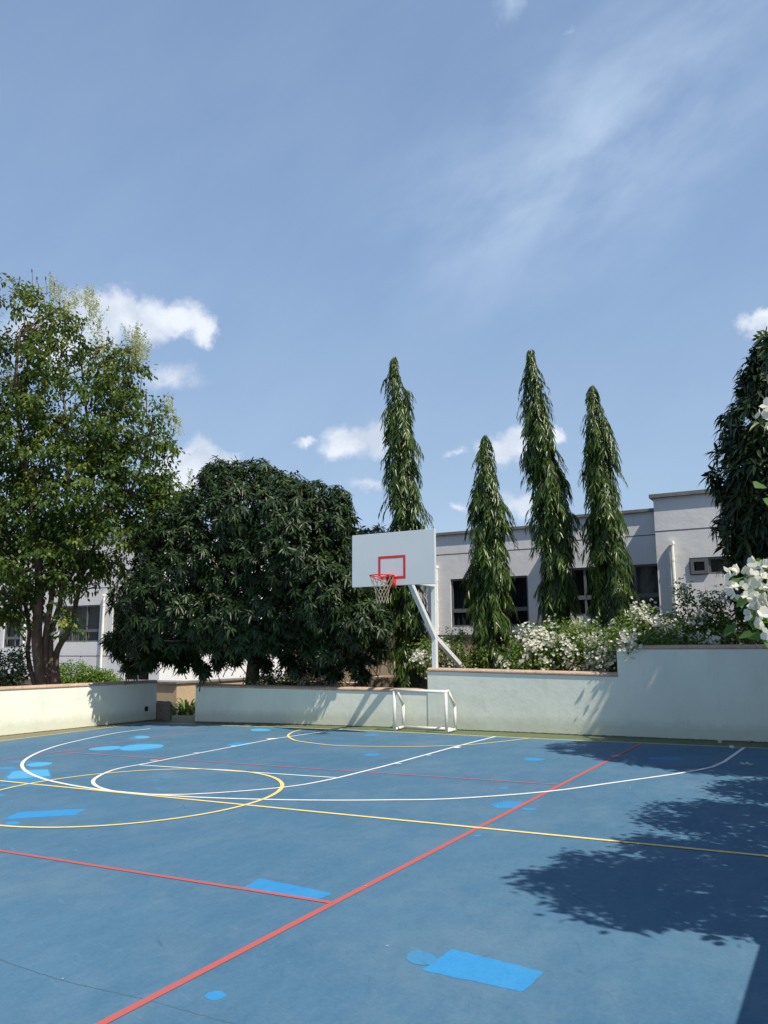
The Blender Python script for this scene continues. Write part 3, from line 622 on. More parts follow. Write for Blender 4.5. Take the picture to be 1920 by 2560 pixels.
for k in range(12):
    for sgn in (-1, 1):
        P = []
        for i, (dz, rr) in enumerate(prof):
            a = 2*math.pi*(k+.5+sgn*(.5*i if i else 0))/12; a += random.uniform(-.03, .03)
            P.append((RX+rr*math.cos(a), RY+rr*math.sin(a), RZ-.025-dz+random.uniform(-.006, .006)))
        b.tube(P, .0046, 6)
for i, (dz, rr) in enumerate(prof[1:], 1):
    for k in range(12):
        a = 2*math.pi*(k+.5+.5*i)/12; b.box(RX+rr*math.cos(a)-.007, RX+rr*math.cos(a)+.007, RY+rr*math.sin(a)-.007, RY+rr*math.sin(a)+.007, RZ-.025-dz-.009, RZ-.025-dz+.009)
b.build('net', M['net'], HP)

# ------------------------------------------------------------------ small goal
g0 = np.array([-8.07, 14.50]); g1 = np.array([-6.87, 14.40]); r0 = np.array([-8.10, 14.93]); r1 = np.array([-6.86, 14.78])
GO = thing('football_goal', 'small chipped white tube goal frame without a net, set against the mint wall', 'goal', (*g0, gz(*g0)))
def P3(p, z): return (p[0], p[1], gz(*p)+z)
rad = .030
b = MB(); b.tube([P3(g0, .0), P3(g0, .80)], rad, 14); b.build('post', M['goal'], GO, smooth=True)
b = MB(); b.tube([P3(g1, .0), P3(g1, .785)], rad, 14); b.build('post', M['goal'], GO, smooth=True)
b = MB(); b.tube([P3(g0-(g1-g0)*.02, .80), P3(g1+(g1-g0)*.02, .785)], rad*1.05, 14); b.build('crossbar', M['goal'], GO, smooth=True)
for (f, r) in ((g0, r0), (g1, r1)):
    k = f*.72+r*.28
    b = MB(); b.tube([P3(f, .79), P3(k, .795)], rad*.98, 12); b.tube([P3(k, .795), P3(r, .48)], rad*.9, 12); b.tube([P3(r, .495), P3(r, .035)], rad*.95, 12); b.tube([P3(r, .04), P3(f, .04)], rad*.95, 12)
    b.build('side_frame', M['goal'], GO, smooth=True)
b = MB(); b.tube([P3(r0, .04), P3(r1, .04)], rad*1.0, 12); b.build('rear_bar', M['goal'], GO, smooth=True)
#FOLIAGE#
# ------------------------------------------------------------------ foliage
def nrm(a): return a/(np.linalg.norm(a, axis=-1, keepdims=True)+1e-12)
def mesh_np(name, V, loops, starts, totals, tint, mat, parent, smooth=False):
    me = bpy.data.meshes.new(name); me.vertices.add(len(V)); me.loops.add(len(loops)); me.polygons.add(len(starts))
    me.vertices.foreach_set('co', V.astype(np.float32).ravel()); me.loops.foreach_set('vertex_index', loops.astype(np.int32))
    me.polygons.foreach_set('loop_start', starts.astype(np.int32)); me.polygons.foreach_set('loop_total', totals.astype(np.int32))
    if smooth: me.polygons.foreach_set('use_smooth', np.ones(len(starts), bool))
    at_ = me.attributes.new('tint', 'FLOAT', 'POINT'); at_.data.foreach_set('value', tint.astype(np.float32))
    me.update(calc_edges=True); return link(name, me, mat, parent)
TEMPL = {  # stations (along, half width), faces over vertex numbers
    'flat': ([(0, 0), (.38, 1), (.72, .72), (1, 0)], None), 'oval': ([(0, 0), (.30, .9), (.65, .85), (1, 0)], None), 'strap': ([(0, .5), (.3, 1), (.65, .8), (1, 0)], None)}
def leaves(name, P, D, Nn, Ln, Wd, droop, mat, parent, tint=None, kind='flat', fold=.0, tspread=.5):
    P, D, Nn = map(np.asarray, (P, D, Nn)); n = len(P)
    Ln = np.broadcast_to(np.asarray(Ln, float), (n,)); Wd = np.broadcast_to(np.asarray(Wd, float), (n,)); droop = np.broadcast_to(np.asarray(droop, float), (n,))
    D = nrm(D); Sd = nrm(np.cross(D, Nn)); Nn = np.cross(Sd, D)
    def pos(s): return P+D*(Ln*s)[:, None]+np.array([0, 0, -1.])*(Ln*droop*s*s)[:, None]
    st = TEMPL[kind][0]; cols = []
    cols.append(pos(st[0][0]))
    for (s, w) in st[1:-1]:
        c = pos(s); hw = (Wd*.5*w)[:, None]
        if fold: cols += [c-Sd*hw+Nn*hw*fold, c, c+Sd*hw+Nn*hw*fold]
        else: cols += [c-Sd*hw, c+Sd*hw]
    cols.append(pos(1.0))
    V = np.stack(cols, 1); k = V.shape[1]
    F = [(0, 2, 1), (0, 3, 2), (1, 2, 5, 4), (2, 3, 6, 5), (4, 5, 7), (5, 6, 7)] if fold else [(0, 2, 1), (1, 2, 4, 3), (3, 4, 5)]
    lp = np.concatenate([np.array(f) for f in F]); tot = np.array([len(f) for f in F])
    loops = (np.arange(n)[:, None]*k+lp[None]).ravel(); totals = np.tile(tot, n); starts = np.concatenate([[0], np.cumsum(totals)[:-1]])
    if tint is None: tint = np.clip(RNG.normal(.45, tspread*.45, n), 0, 1)
    return mesh_np(name, V.reshape(-1, 3), loops, starts, totals, np.repeat(tint, k), mat, parent)
def rdir(n):
    return nrm(RNG.normal(size=(n, 3)))
class Lobe:
    """an ellipsoid of crown given by its outline in the photo, its distance and its own depth"""
    def __init__(s, px, py, rx, ry, depth, dr=None, dz=0.):
        s.c = at(px, py, depth+dz); k = depth/F_PX; s.r = np.array([rx*k, (dr if dr else (rx+ry)*.5*k), ry*k])
        h = np.array([FW[0], FW[1], 0]); h /= np.linalg.norm(h); s.B = np.stack([np.array([h[1], -h[0], 0]), h, np.array([0, 0, 1.])])   # across, away, up
    def loc(s, p): return ((p-s.c)@s.B.T)/s.r
    def wor(s, q): return (q*s.r)@s.B+s.c
def lobe_points(lobes, n, inner=.0, shell=(.72, 1.0), keep=.80):
    """points on the joint surface of several lobes (thickness 'shell'), plus outward directions"""
    area = np.array([l.r[0]*l.r[1]+l.r[1]*l.r[2]+l.r[0]*l.r[2] for l in lobes]); cnt = np.maximum(1, (n*area/area.sum()*1.7)).astype(int); PP = []; OO = []
    for i, l in enumerate(lobes):
        d = rdir(cnt[i]); rr = RNG.uniform(*shell, cnt[i])**(.7); p = l.wor(d*rr[:, None]); o = nrm((d/l.r)@l.B)
        ok = np.ones(len(p), bool)
        for j, m_ in enumerate(lobes):
            if j != i: ok &= np.linalg.norm(m_.loc(p), axis=1) > keep
        if inner: ok |= RNG.random(len(p)) < inner
        PP.append(p[ok]); OO.append(o[ok])
    P = np.concatenate(PP); O = np.concatenate(OO); idx = RNG.permutation(len(P))[:n]; return P[idx], O[idx]
def tubes(name, lst, mat, parent, n=8, smooth=True):
    b = MB()
    for pts, rad in lst: b.tube(pts, rad, n)
    return b.build(name, mat, parent, smooth=smooth)
def limb(a, c, r0_, r1_, sag=0., wob=.06, k=7):
    a = np.array(a, float); c = np.array(c, float); L = np.linalg.norm(c-a); ts = np.linspace(0, 1, k); P = a+(c-a)*ts[:, None]
    P[1:-1] += RNG.normal(0, wob*L*.35, (k-2, 3)); P[:, 2] += sag*L*4*ts*(1-ts)
    return P, r0_+(r1_-r0_)*ts
def whorls(name, lobes, n, mat, parent, L=(.20, .30), W=(.045, .065), per=(8, 13), droop=.55, up=.25, shell=(.78, 1.02), keep=.82, inner=.05, fold=.35, tmean=.45):
    P, O = lobe_points(lobes, n, inner, shell, keep); A = nrm(O+np.array([0, 0, up])+RNG.normal(0, .25, O.shape))
    n = len(P); per_n = RNG.integers(per[0], per[1]+1, n); idx = np.repeat(np.arange(n), per_n); m_ = len(idx)
    ref = nrm(np.cross(A, rdir(n))); bi = np.cross(A, ref); ph = np.concatenate([np.arange(k)*2.4+RNG.uniform(0, 6.3) for k in per_n])
    el = RNG.uniform(-.15, .75, m_); rad = ref[idx]*np.cos(ph)[:, None]+bi[idx]*np.sin(ph)[:, None]
    D = nrm(rad*np.cos(el)[:, None]+A[idx]*np.sin(el)[:, None]); ln = RNG.uniform(*L, m_); wd = RNG.uniform(*W, m_)
    base = P[idx]-A[idx]*RNG.uniform(0, .09, m_)[:, None]
    wt = np.clip(RNG.normal(tmean, .16, n), 0, 1)[idx]; tint = np.clip(wt+RNG.normal(0, .13, m_), 0, 1)
    return leaves(name, base, D, A[idx]+np.array([0, 0, .5]), ln, wd, droop*RNG.uniform(.5, 1.5, m_), mat, parent, tint, 'flat', fold), P, A
def twigs_to(P, hub, n, r=.012, back=.55):
    out = []
    for i in RNG.permutation(len(P))[:n]:
        a = hub+(P[i]-hub)*back; out.append((limb(a, P[i], r*1.6, r*.5, .0, .08, 5)))
    return out

# ---- mango tree behind the low wall
DM = 19.3
def mlobe(px, py, rx, ry, dz, dr): return Lobe(px, py, rx, ry, DM-1.05*max(0, (px-600)/300)+dz, min(dr, 1.75))
ML = [mlobe(*a) for a in [(600, 1290, 150, 135, 0, 2.3), (735, 1322, 138, 116, 0, 2.1), (500, 1390, 165, 150, 0, 2.3), (690, 1440, 190, 185, 0, 2.9), (450, 1510, 165, 125, 0, 2.1), (620, 1535, 200, 112, -.2, 2.8),
      (815, 1480, 120, 140, 0, 1.9), (890, 1545, 80, 88, -.2, 1.1), (350, 1585, 62, 85, 0, 1.0), (820, 1610, 95, 60, -.1, 1.1), (430, 1600, 100, 40, .6, .9), (845, 1300, 46, 85, 0, 1.0), (560, 1190, 60, 45, 0, .8), (640, 1196, 62, 48, 0, .8), (415, 1350, 60, 58, 0, .9), (705, 1235, 85, 56, 0, .9), (790, 1270, 70, 70, 0, .9), (730, 1390, 130, 120, -.5, 1.5), (950, 1560, 34, 42, -.4, .5)]]+[mlobe(px, py, 24, 22, dz, .28) for px, py, dz in [(300, 1625, 0), (330, 1665, .1), (372, 1650, .5), (420, 1640, .6), (455, 1655, .2), (505, 1672, -.2), (485, 1640, .4), (548, 1650, .2), (590, 1640, .6), (660, 1655, .4), (715, 1640, .1), (745, 1668, -.2), (790, 1660, .0), (835, 1680, -.2), (885, 1655, -.2), (905, 1682, -.1), (930, 1640, -.1), (955, 1625, -.2), (285, 1600, 0)]]
mb = np.array([*at(628, 1710, DM+.3)[:2], .55])
MT = thing('mango_tree', 'broad round tree of dark glossy drooping leaves, left of the basketball hoop', 'tree', mb)
cr_, P_, A_ = whorls('crown', ML, 6400, M['mango'], MT, L=(.13, .215), W=(.042, .062), inner=.16, shell=(.55, 1.03), droop=.42)
mlimbs = [limb(mb-[0, 0, .2], mb+[.05, .0, .75], .20, .16, k=4, wob=.02)]
fork = mb+np.array([.05, 0, .72])
for (px, py, dz, r) in [(500, 1440, .3, .10), (600, 1330, -.3, .11), (720, 1400, .2, .10), (820, 1480, -.4, .09), (430, 1560, -.6, .08), (690, 1480, .9, .09), (560, 1500, -1.2, .08)]:
    e = at(px, py, DM+dz); mlimbs.append(limb(fork, e, r, .03, .06, .10, 8)); mlimbs += [limb(e-(e-fork)*.4, e+rdir(1)[0]*.9, .04, .012, k=5) for _ in range(4)]
mlimbs += [limb(p-a*.55-np.array([0, 0, .15]), p, .012, .006, k=4) for p, a in zip(P_[::5], A_[::5])]; tubes('trunk', mlimbs, M['bark'], MT, 7)
# ---- a similar tree farther back, only its top showing over the backboard
db = at(905, 1640, 20.0); db[2] = -.4
DT = thing('broadleaf_tree', 'small dark tree top peeking over the left half of the backboard', 'tree', db)
DL = [Lobe(938, 1352, 46, 38, 20.2, .7), Lobe(890, 1375, 55, 60, 20.0, .8), Lobe(905, 1450, 60, 80, 20.0, .9)]
whorls('crown', DL, 190, M['mango'], DT)
tubes('trunk', [limb(db, at(900, 1400, 20), .10, .03, k=8, wob=.03)], M['bark'], DT)

# ---- drooping columnar trees
def mast_tree(prof, depth, base_py, label, ntw, seed):
    """prof: (photo row, centre column, half width) from the tip down"""
    global RNG; RNG = np.random.default_rng(seed)
    prof = np.array(prof, float); k = depth/F_PX
    zs = np.array([at(p[1], p[0], depth)[2] for p in prof]); xs = np.array([at(p[1], p[0], depth)[:2] for p in prof]); hw = prof[:, 2]*k
    order = np.argsort(zs); zs, xs, hw = zs[order], xs[order], hw[order]
    ax = lambda z: np.stack([np.interp(z, zs, xs[:, 0]), np.interp(z, zs, xs[:, 1])], -1); hr = lambda z: np.interp(z, zs, hw)
    gz0 = at(prof[-1][1], base_py, depth)[2]; gb = np.array([*ax(zs[0]), gz0-.2])
    t = thing('mast_tree', label, 'tree', gb, 'slender drooping trees in front of the building')
    n = ntw; z = zs[0]+(zs[-1]-zs[0])*(1-(1-RNG.random(n))**.0001 if False else RNG.random(n)); z = zs[0]+(zs[-1]-zs[0])*RNG.random(n)**1.0
    az = RNG.uniform(0, 2*math.pi, n); lump = 1+.20*np.sin(az*2+z*4.3+seed)+.15*np.sin(az*3-z*7.1+seed)
    out = np.stack([np.cos(az), np.sin(az), np.zeros(n)], -1); tang = np.stack([-np.sin(az), np.cos(az), np.zeros(n)], -1)
    drop = RNG.uniform(.30, .62, n)*np.clip(hr(z-.2)/.45, .4, 1); Rr = (hr(z-drop*.75)*.90+.02)*RNG.uniform(.45, 1.04, n)*np.clip(lump, .62, 1.25)
    gap = np.sin(az*2.0+z*1.7+seed*1.3)*np.sin(z*3.1-az+seed) > .74; sel = ~gap | (RNG.random(n) < .25)
    z, az, out, tang, Rr, drop = z[sel], az[sel], out[sel], tang[sel], Rr[sel], drop[sel]; n = len(z)
    per = 17; s = np.linspace(.30, 1.0, per); idx = np.repeat(np.arange(n), per); ss = np.tile(s, n)+RNG.uniform(-.02, .02, n*per)
    def tw(i, q): return np.concatenate([ax(z[i])+out[i][:, :2]*(Rr[i]*np.clip(q, 0, 1)**.6)[:, None], (z[i]+.12*np.sin(np.minimum(q, 1)*2.6)-drop[i]*q**1.7)[:, None]], 1)
    P = tw(idx, ss); side = np.tile(np.where(np.arange(per) % 2, 1., -1.), n)
    D = tang[idx]*side[:, None]*RNG.uniform(.15, .6, len(idx))[:, None]+out[idx]*RNG.uniform(.0, .42, len(idx))[:, None]+np.array([0, 0, -1.])*RNG.uniform(.55, 1.0, len(idx))[:, None]
    ok = P[:, 2] > gz0+.02
    tint = np.clip(np.repeat(np.clip(RNG.normal(.40, .17, n), 0, 1), per)+RNG.normal(0, .12, len(idx)), 0, 1)
    sc = np.clip(np.repeat(hr(z)/.42, per), .62, 1.)
    leaves('crown', P[ok], D[ok], out[idx][ok]+np.array([0, 0, .35])+RNG.normal(0, .45, (ok.sum(), 3)), (RNG.uniform(.15, .225, len(idx))*sc)[ok], (RNG.uniform(.028, .042, len(idx))*sc)[ok], .25, M['mast'], t, tint[ok], 'flat', .30)
    zz = np.linspace(zs[0]-.6, zs[-1]-.1, 14); P = np.concatenate([ax(zz), zz[:, None]], 1)
    P[0, 2] = gz0-.25; tubes('trunk', [(P, np.linspace(.075, .012, 14))], M['bark_grey'], t, 10)
    tl = []
    for i in range(0, n, 3):
        q = np.linspace(0, 1, 6); pp = tw(np.full(6, i), q)
        if pp[-1, 2] > gz0+.05: tl.append((pp, np.linspace(.009, .003, 6)))
    tubes('branches', tl, M['twig'], t, 5)
    return t
mast_tree([(897, 985, 3), (925, 985, 12), (955, 983, 18), (975, 990, 30), (1000, 998, 38), (1050, 1000, 44), (1100, 1003, 46), (1200, 1008, 50), (1290, 1016, 60), (1400, 1018, 55), (1500, 1020, 55), (1600, 1022, 55), (1715, 1015, 48)], 19.4, 1730, 'tallest leftmost slender drooping tree, rising directly behind the backboard', 820, 11)
mast_tree([(1094, 1212, 3), (1115, 1212, 12), (1150, 1212, 24), (1200, 1214, 38), (1250, 1222, 48), (1290, 1224, 62), (1350, 1224, 58), (1450, 1224, 64), (1550, 1224, 66), (1665, 1218, 62)], 18.2, 1690, 'shortest slender drooping tree, just right of the hoop pole', 760, 12)
mast_tree([(877, 1325, 3), (900, 1327, 10), (925, 1328, 18), (960, 1333, 28), (1000, 1337, 38), (1050, 1344, 44), (1100, 1350, 46), (1150, 1362, 50), (1200, 1373, 56), (1250, 1380, 60), (1300, 1388, 62), (1340, 1385, 62), (1400, 1392, 52), (1480, 1392, 54), (1600, 1392, 56)], 18.2, 1650, 'tall leaning slender drooping tree, third of the four from the left', 860, 13)
mast_tree([(970, 1481, 3), (990, 1481, 12), (1030, 1486, 22), (1055, 1495, 36), (1100, 1500, 44), (1200, 1505, 47), (1300, 1513, 54), (1400, 1523, 58), (1500, 1530, 62), (1620, 1532, 58)], 17.6, 1650, 'rightmost slender drooping tree of the four, nearest the tall building block', 760, 14)
RNG = np.random.default_rng(21)

# ---- tall airy tree at the left
DTL = 19.6
tb = np.array([-17.0, 12.7, .60]); tb[:2] = at(112, 1700, DTL)[:2]
TL = [Lobe(40, 785, 85, 92, DTL, 1.0), Lobe(-40, 900, 120, 130, DTL, 1.3), Lobe(150, 880, 80, 105, DTL, 1.0), Lobe(215, 850, 42, 62, DTL-.3, .6), Lobe(290, 945, 72, 92, DTL+.3, .9), Lobe(375, 1065, 70, 95, DTL, .9), Lobe(200, 1050, 140, 110, DTL, 1.5),
      Lobe(50, 1080, 130, 130, DTL, 1.6), Lobe(330, 1190, 105, 100, DTL+.2, 1.2), Lobe(190, 1220, 165, 120, DTL, 1.8), Lobe(40, 1280, 130, 130, DTL, 1.6), Lobe(270, 1360, 140, 80, DTL, 1.3), Lobe(110, 1400, 140, 85, DTL-.3, 1.5), Lobe(410, 1270, 65, 75, DTL, .8),
      Lobe(165, 1545, 32, 38, DTL-.8, .35), Lobe(20, 1540, 55, 26, DTL-.4, .5), Lobe(-130, 1150, 120, 240, DTL, 1.6), Lobe(30, 1475, 70, 50, DTL-.2, .8)]
LT = thing('flowering_tree', 'tall airy multi stemmed tree with pale feathery flower sprays at the left edge', 'tree', tb)
CP, CO = lobe_points(TL, 2100, .34, (.30, 1.03), .62)
hole = np.sin(CP[:, 0]*2.1+CP[:, 2]*1.3)*np.sin(CP[:, 1]*1.9-CP[:, 2]*2.2+1.)+.5*np.sin(CP[:, 0]*4.3-CP[:, 2]*3.7)
ok = ~((hole > np.where(CP[:, 2] > 6.3, .26, .60)) & (RNG.random(len(CP)) < .82)); CP, CO = CP[ok], CO[ok]
per = 36; n = len(CP); idx = np.repeat(np.arange(n), per)
ax_ = nrm(CO*.8+RNG.normal(0, .5, CO.shape)+np.array([0, 0, .1])); s_ = RNG.uniform(-.5, 1, n*per)
side = nrm(np.cross(ax_, rdir(n)+np.array([0, 0, 2.]))); off = side[idx]*RNG.normal(0, .12, n*per)[:, None]+ax_[idx]*(s_*.24)[:, None]+RNG.normal(0, .04, (n*per, 3)); off[:, 2] -= .12*s_**2
P = CP[idx]+off; D = nrm(off*.6+rdir(n*per)*.12+np.array([0, 0, -.08])); ht = np.clip((CP[:, 2]-6)/4, 0, 1)
tint = np.clip(np.repeat(np.clip(RNG.normal(.30, .14, n)+.34*ht*(RNG.random(n) < .6)+.34*(RNG.random(n) < .12), 0, 1), per)+RNG.normal(0, .10, n*per), 0, 1)
leaves('crown', P, D, np.array([0, 0, 1.])+RNG.normal(0, .45, (n*per, 3)), RNG.uniform(.075, .125, n*per), RNG.uniform(.048, .072, n*per), .25, M['small'], LT, tint, 'oval')
stems = []; ends = []
for (bx, pts, r) in [(0, [(92, 1600), (98, 1480), (90, 1330), (60, 1150), (40, 960), (50, 830)], .17), (.1, [(112, 1620), (128, 1500), (140, 1400), (165, 1250), (170, 1100), (150, 930)], .10), (.22, [(125, 1600), (152, 1500), (160, 1380), (230, 1210), (215, 1020), (200, 880)], .105),
                     (.3, [(140, 1640), (178, 1560), (205, 1440), (250, 1330), (290, 1180), (285, 1060)], .10), (-.1, [(70, 1640), (72, 1560), (40, 1420), (0, 1260), (-40, 1080), (-30, 900)], .07), (.25, [(215, 1400), (290, 1300), (350, 1180), (380, 1060)], .05)]:
    dz = RNG.uniform(-.25, .25)
    p = [at(q[0], q[1], DTL+dz*(1+i*.6)) for i, q in enumerate(pts)]
    r *= .86
    if r > .05: p = [tb+np.array([bx*1.3, bx*.6, -.1])]+p
    p = np.array([np.array(v) for v in spline([v for v in p], k=6)]); stems.append((p, np.linspace(r, .022, len(p)))); ends += list(p[len(p)//3:])
ends = np.array(ends); br = []
for i in RNG.permutation(n)[:330]:
    d = np.linalg.norm(ends-CP[i], axis=1); d = d+3*np.maximum(0, ends[:, 2]-CP[i][2]+.55*np.linalg.norm(ends[:, :2]-CP[i][:2], axis=1)); j = np.argmin(d)
    if d[j] < 2.6: br.append(limb(ends[j], CP[i], .020, .005, .03, .12, 7))
tubes('trunk', stems+br, M['bark'], LT, 8)
# pale flower sprays and dry pods on the upper and right hand edge
top = np.array([at(px+RNG.uniform(-14, 14), py+RNG.uniform(-10, 12), DTL+RNG.uniform(-.5, .5)) for (px, py, k) in
      [(120, 735, 3), (182, 770, 3), (225, 765, 5), (232, 800, 4), (200, 830, 2), (250, 850, 3), (340, 880, 6), (352, 900, 6), (335, 920, 3), (160, 800, 4), (420, 1040, 3), (435, 1080, 3), (20, 960, 3), (5, 990, 4), (90, 830, 2), (330, 860, 3), (250, 900, 2), (400, 1150, 2), (140, 760, 3), (300, 1000, 2), (270, 1120, 2), (355, 1230, 3), (470, 1230, 2)] for _ in range(k*3)])
per = 40; idx = np.repeat(np.arange(len(top)), per); s_ = RNG.random(len(idx)); lean = nrm(RNG.normal(0, .25, (len(top), 3))+np.array([.05, 0, 1.])); w_s = .15*(1-s_*.7)
P = top[idx]+lean[idx]*(s_*.48)[:, None]+rdir(len(idx))*w_s[:, None]*RNG.random(len(idx))[:, None]
leaves('flower_sprays', P, rdir(len(idx))+lean[idx], rdir(len(idx)), RNG.uniform(.03, .055, len(idx)), .022, .1, M['panicle'], LT, None, 'oval')
pods = []
for (px, py) in [(50, 690), (84, 672), (95, 690), (116, 690), (124, 712), (134, 705), (308, 850), (325, 862), (341, 855), (270, 825), (410, 985), (432, 990)]:
    a = at(px, py+45, DTL); c = at(px+RNG.uniform(-6, 6), py, DTL)
    tubes('dry_pod', [limb(a, c, .008, .004, k=5, wob=.1), (np.array([c-[0, 0, .004], c+[.02, 0, -.05], c+[.03, 0, -.11]]), np.array([.006, .022, .004]))], M['pod'], LT, 5)
lean_b = [limb(at(8, 1475, DTL), at(48, 1540, DTL), .05, .035, k=5, wob=.04)]
tubes('dead_branch', lean_b, M['bark'], LT, 8)

# ---- big leaved tree at the right edge
DR = 15.0
RL = [Lobe(1905, 870, 22, 50, DR, .3), Lobe(1895, 960, 38, 70, DR, .5), Lobe(1885, 1070, 72, 90, DR, .8), Lobe(1880, 1180, 82, 110, DR, 1.0), Lobe(1893, 1300, 88, 105, DR, 1.1), Lobe(1918, 1400, 88, 100, DR, 1.0), Lobe(1900, 1490, 68, 66, DR, .8), Lobe(1985, 1100, 90, 170, DR, 1.0), Lobe(1990, 1350, 100, 180, DR, 1.0)]
rb = at(1945, 1600, DR); rb[2] = 1.0
RT_ = thing('broadleaf_tree', 'dark tree with long glossy leaves at the right edge, above the white flowers', 'tree', rb)
_, P_, A_ = whorls('crown', RL, 1500, M['mango'], RT_, L=(.18, .28), W=(.055, .085), per=(6, 11), droop=.5, inner=.16, shell=(.45, 1.16), keep=.74)
tubes('trunk', [limb(rb-[0, 0, .2], at(1915, 1050, DR), .11, .03, k=10, wob=.02)]+[limb(at(1930, py, DR), P_[i], .03, .008, k=5) for i, py in zip(RNG.permutation(len(P_))[:60], RNG.uniform(1000, 1550, 60))]+[limb(p-a*.45-np.array([0, 0, .1]), p, .011, .005, k=4) for p, a in zip(P_[::4], A_[::4])], M['bark'], RT_, 6)

# ---- flowering shrubs on the walls
def bract_mesh(name, C_, Nv, size, mat, parent):
    """papery three-bract flowers: each bract a cupped oval of four quads"""
    n = len(C_); Nv = nrm(Nv); a1 = nrm(np.cross(Nv, rdir(n))); a2 = np.cross(Nv, a1); V = []; loops = []; tot = []; tint = []; k = 0
    size = np.broadcast_to(size, (n,)); rows = []
    for b_ in range(3):
        an = 2*math.pi*b_/3+RNG.uniform(-.35, .35, n); dr = a1*np.cos(an)[:, None]+a2*np.sin(an)[:, None]; sd = np.cross(Nv, dr)
        tl = RNG.uniform(.35, .9, n)[:, None]; d = nrm(dr+Nv*tl); up = nrm(Nv-dr*tl); L = (size*RNG.uniform(.85, 1.15, n))[:, None]; w = L*.52
        cup = L*RNG.uniform(-.02, .14, n)[:, None]
        cols = [C_, C_+d*L*.36-sd*w+up*cup, C_+d*L*.42-up*cup*.6, C_+d*L*.36+sd*w+up*cup, C_+d*L*.74-sd*w*.84+up*cup*1.2, C_+d*L*.8, C_+d*L*.74+sd*w*.84+up*cup*1.2, C_+d*L*1.0-up*cup*.5]
        rows.append(np.stack(cols, 1))
    V = np.concatenate(rows, 0); F = [(0, 2, 1), (0, 3, 2), (1, 2, 5, 4), (2, 3, 6, 5), (4, 5, 7), (5, 6, 7)]; lp = np.concatenate([np.array(f) for f in F]); tt = np.array([len(f) for f in F])
    m_ = len(V); loops = (np.arange(m_)[:, None]*8+lp).ravel(); totals = np.tile(tt, m_); starts = np.concatenate([[0], np.cumsum(totals)[:-1]])
    return mesh_np(name, V.reshape(-1, 3), loops, starts, totals, np.repeat(np.clip(RNG.normal(.5, .22, m_), 0, 1), 8), mat, parent)
def shrub(name, label, lobes, base, nl, nf, mat, size=(.045, .075), group=None, shoots=14, flower=.042, tmean=.45, clump=16, cat='shrub', fl_up=.3, wid=.62):
    t = thing(name, label, cat, base, group); Pc, O = lobe_points(lobes, max(30, nl//clump), .25, (.45, 1.05), .72)
    n = len(Pc); idx = np.repeat(np.arange(n), clump); m_ = n*clump; P = Pc[idx]+RNG.normal(0, .075, (m_, 3)); D = nrm(O[idx]*.5+rdir(m_)*.9+np.array([0, 0, .05]))
    tint = np.clip(np.repeat(np.clip(RNG.normal(tmean, .18, n), 0, 1), clump)+RNG.normal(0, .14, m_), 0, 1); ln = RNG.uniform(*size, m_)
    leaves('foliage', P, D, O[idx]+np.array([0, 0, .8])+RNG.normal(0, .5, (m_, 3)), ln, ln*wid, .2, mat, t, tint, 'oval')
    st = []; base = np.array(base, float)
    for i in RNG.permutation(n)[:shoots+22]: st.append(limb(base+RNG.normal(0, .12, 3)*[1, 1, 0], Pc[i], .014, .005, .10, .06, 6))
    tubes('stems', st, M['twig'], t, 5)
    if nf:
        Pf, Of = lobe_points(lobes, max(7, nf//27), 0, (.97, 1.10), .88); ok = (Of[:, 2] > -fl_up) | (RNG.random(len(Pf)) < .3); Pf, Of = Pf[ok], Of[ok]
        i2 = np.repeat(np.arange(len(Pf)), RNG.integers(10, 62, len(Pf))); cpt = Pf[i2]+RNG.normal(0, .088, (len(i2), 3)); tag(bract_mesh('flowers', cpt, Of[i2]+RNG.normal(0, .6, (len(i2), 3))+np.array([0, 0, .3]), RNG.uniform(.8, 1.2, len(i2))*flower, M['bract'], t), kind='stuff')
    return t
GB = 'white flowered shrubs along the walls'
def fl(x, y, z): return np.array([x, y, z])
D1 = 18.1
shrub('bougainvillea', 'small white flowered shrub beside the lower brace of the hoop', [Lobe(1075, 1640, 55, 38, D1, .45), Lobe(1135, 1620, 38, 48, D1, .4), Lobe(1185, 1650, 40, 30, D1-.3, .35)], fl(*at(1110, 1670, D1)[:2], .95), 2600, 220, M['boug'], group=GB, tmean=.62)
D2 = 16.6
shrub('bougainvillea', 'bright green white flowered shrub between the shortest slender tree and the wall step', [Lobe(1335, 1612, 48, 38, D2, .5), Lobe(1400, 1598, 75, 44, D2, .6), Lobe(1330, 1640, 70, 42, D2-.3, .5), Lobe(1440, 1635, 80, 45, D2-.3, .5), Lobe(1480, 1603, 52, 40, D2, .5), Lobe(1290, 1655, 40, 30, D2-.4, .3)], fl(*at(1390, 1690, D2)[:2], .95), 7600, 1250, M['boug'], group=GB, tmean=.60)
D3 = 15.5
shrub('bougainvillea', 'white flowered shrub spilling over the upper wall step at its left corner', [Lobe(1590, 1570, 52, 34, D3, .5), Lobe(1560, 1600, 45, 38, D3-.35, .45), Lobe(1650, 1582, 60, 40, D3, .55), Lobe(1603, 1538, 18, 26, D3, .2), Lobe(1520, 1640, 40, 55, D3, .4), Lobe(1568, 1606, 44, 24, 14.5, .18), Lobe(1620, 1604, 50, 20, 14.35, .16)], fl(*at(1600, 1640, D3)[:2], 1.0), 6400, 1200, M['boug'], group=GB, tmean=.52)
D4 = 15.2
